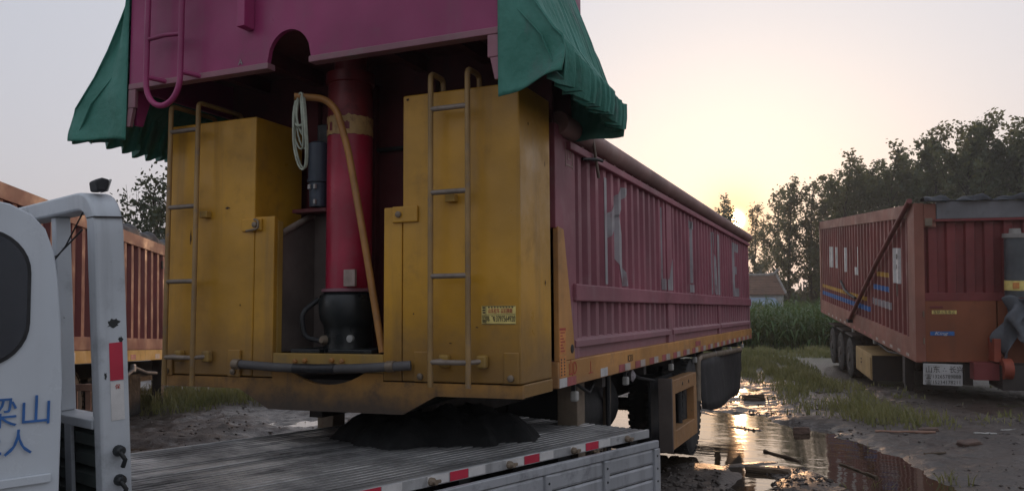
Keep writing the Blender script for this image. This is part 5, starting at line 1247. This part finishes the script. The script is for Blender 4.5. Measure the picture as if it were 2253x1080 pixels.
# ------------------------------------------------------------------ litter on the mud
def log(name, label, cat, p0, p1, r, mat, seed, n=8):
    rs = random.Random(seed); P0, P1 = Vector((*p0, gz(*p0)+r*0.5)), Vector((*p1, gz(*p1)+r*0.5)); P0.z = max(P0.z, WATER_Z+r*0.3); P1.z = max(P1.z, WATER_Z+r*0.3)
    pts = [P0.lerp(P1, k/n)+Vector((rs.uniform(-1, 1), rs.uniform(-1, 1), rs.uniform(-0.4, 0.4)))*r*0.6 for k in range(n+1)]
    o = MB().tube(pts, [r*rs.uniform(0.6, 1.15) for _ in pts], 7).build(name, mat, smooth=60)
    return props(o, label, cat)
def lumpy(name, label, cat, c, sx, sy, sz, mat, seed, rz=0.0):
    bm = bmesh.new(); bmesh.ops.create_cube(bm, size=1.0); bmesh.ops.subdivide_edges(bm, edges=bm.edges, cuts=3, use_grid_fill=True)
    rs = random.Random(seed)
    for v in bm.verts:
        v.co = Vector((v.co.x*sx, v.co.y*sy, v.co.z*sz))*(1+rs.uniform(-0.09, 0.09)) 
        v.co -= v.co*(0.25*max(0, (v.co.x/sx)**2+(v.co.y/sy)**2+(v.co.z/sz)**2-0.35))
    me = bpy.data.meshes.new(name); bm.to_mesh(me); bm.free(); me.materials.append(mat)
    o = link(name, me); o.location = (c[0], c[1], max(gz(*c), WATER_Z)+sz*0.3); o.rotation_euler = (rs.uniform(-0.1, 0.1), rs.uniform(-0.1, 0.1), rz)
    return props(o, label, cat)
lumpy('broken_plank', 'dark wet plank lying in the near edge of the puddle', 'plank', (2.0, 4.2), 0.40, 0.11, 0.05, m_wood, 3, -0.1)
lumpy('broken_plank', 'brown board lying on the far shore of the puddle by the mud flap', 'plank', (1.12, 10.5), 0.34, 0.2, 0.10, m_wood, 5, 0.3)
lumpy('mud_brick', 'muddy brick standing out of the puddle by the grass', 'brick', (2.12, 6.95), 0.19, 0.10, 0.09, m_stone, 6, 0.2)
lumpy('clod', 'flat dark clod on the dirt right of the grass', 'clod', (3.55, 7.2), 0.22, 0.11, 0.06, m_stone, 7, 0.1)
lumpy('clod', 'broken earth clod in the shadow in front of the red trailer', 'clod', (3.9, 6.4), 0.22, 0.14, 0.06, m_stone, 8, 0.5)
log('dry_stick', 'long thin dry stick on the dirt beside the grass tip', 'stick', (2.95, 6.95), (3.62, 7.05), 0.018, m_wood_l, 2)
log('white_stick', 'pale peeled stick on the dark dirt at the right', 'stick', (4.02, 7.05), (4.26, 7.2), 0.012, m_lamp, 4)
log('white_stick', 'second pale stick nearer the right edge, smaller and farther off', 'stick', (4.36, 7.6), (4.58, 7.72), 0.010, m_lamp, 5)
log('forked_twig', 'dark twig lying on bare dirt below the pale sticks', 'twig', (3.4, 5.55), (3.62, 5.75), 0.012, m_wood, 6)
log('sunken_branch', 'dark branch half sunk across the middle of the puddle', 'branch', (1.85, 5.4), (2.25, 4.9), 0.02, m_wood, 7)
log('sunken_branch', 'short branch lying in the brown reflection of the red trailer', 'branch', (2.62, 4.9), (2.95, 4.3), 0.016, m_wood, 9)
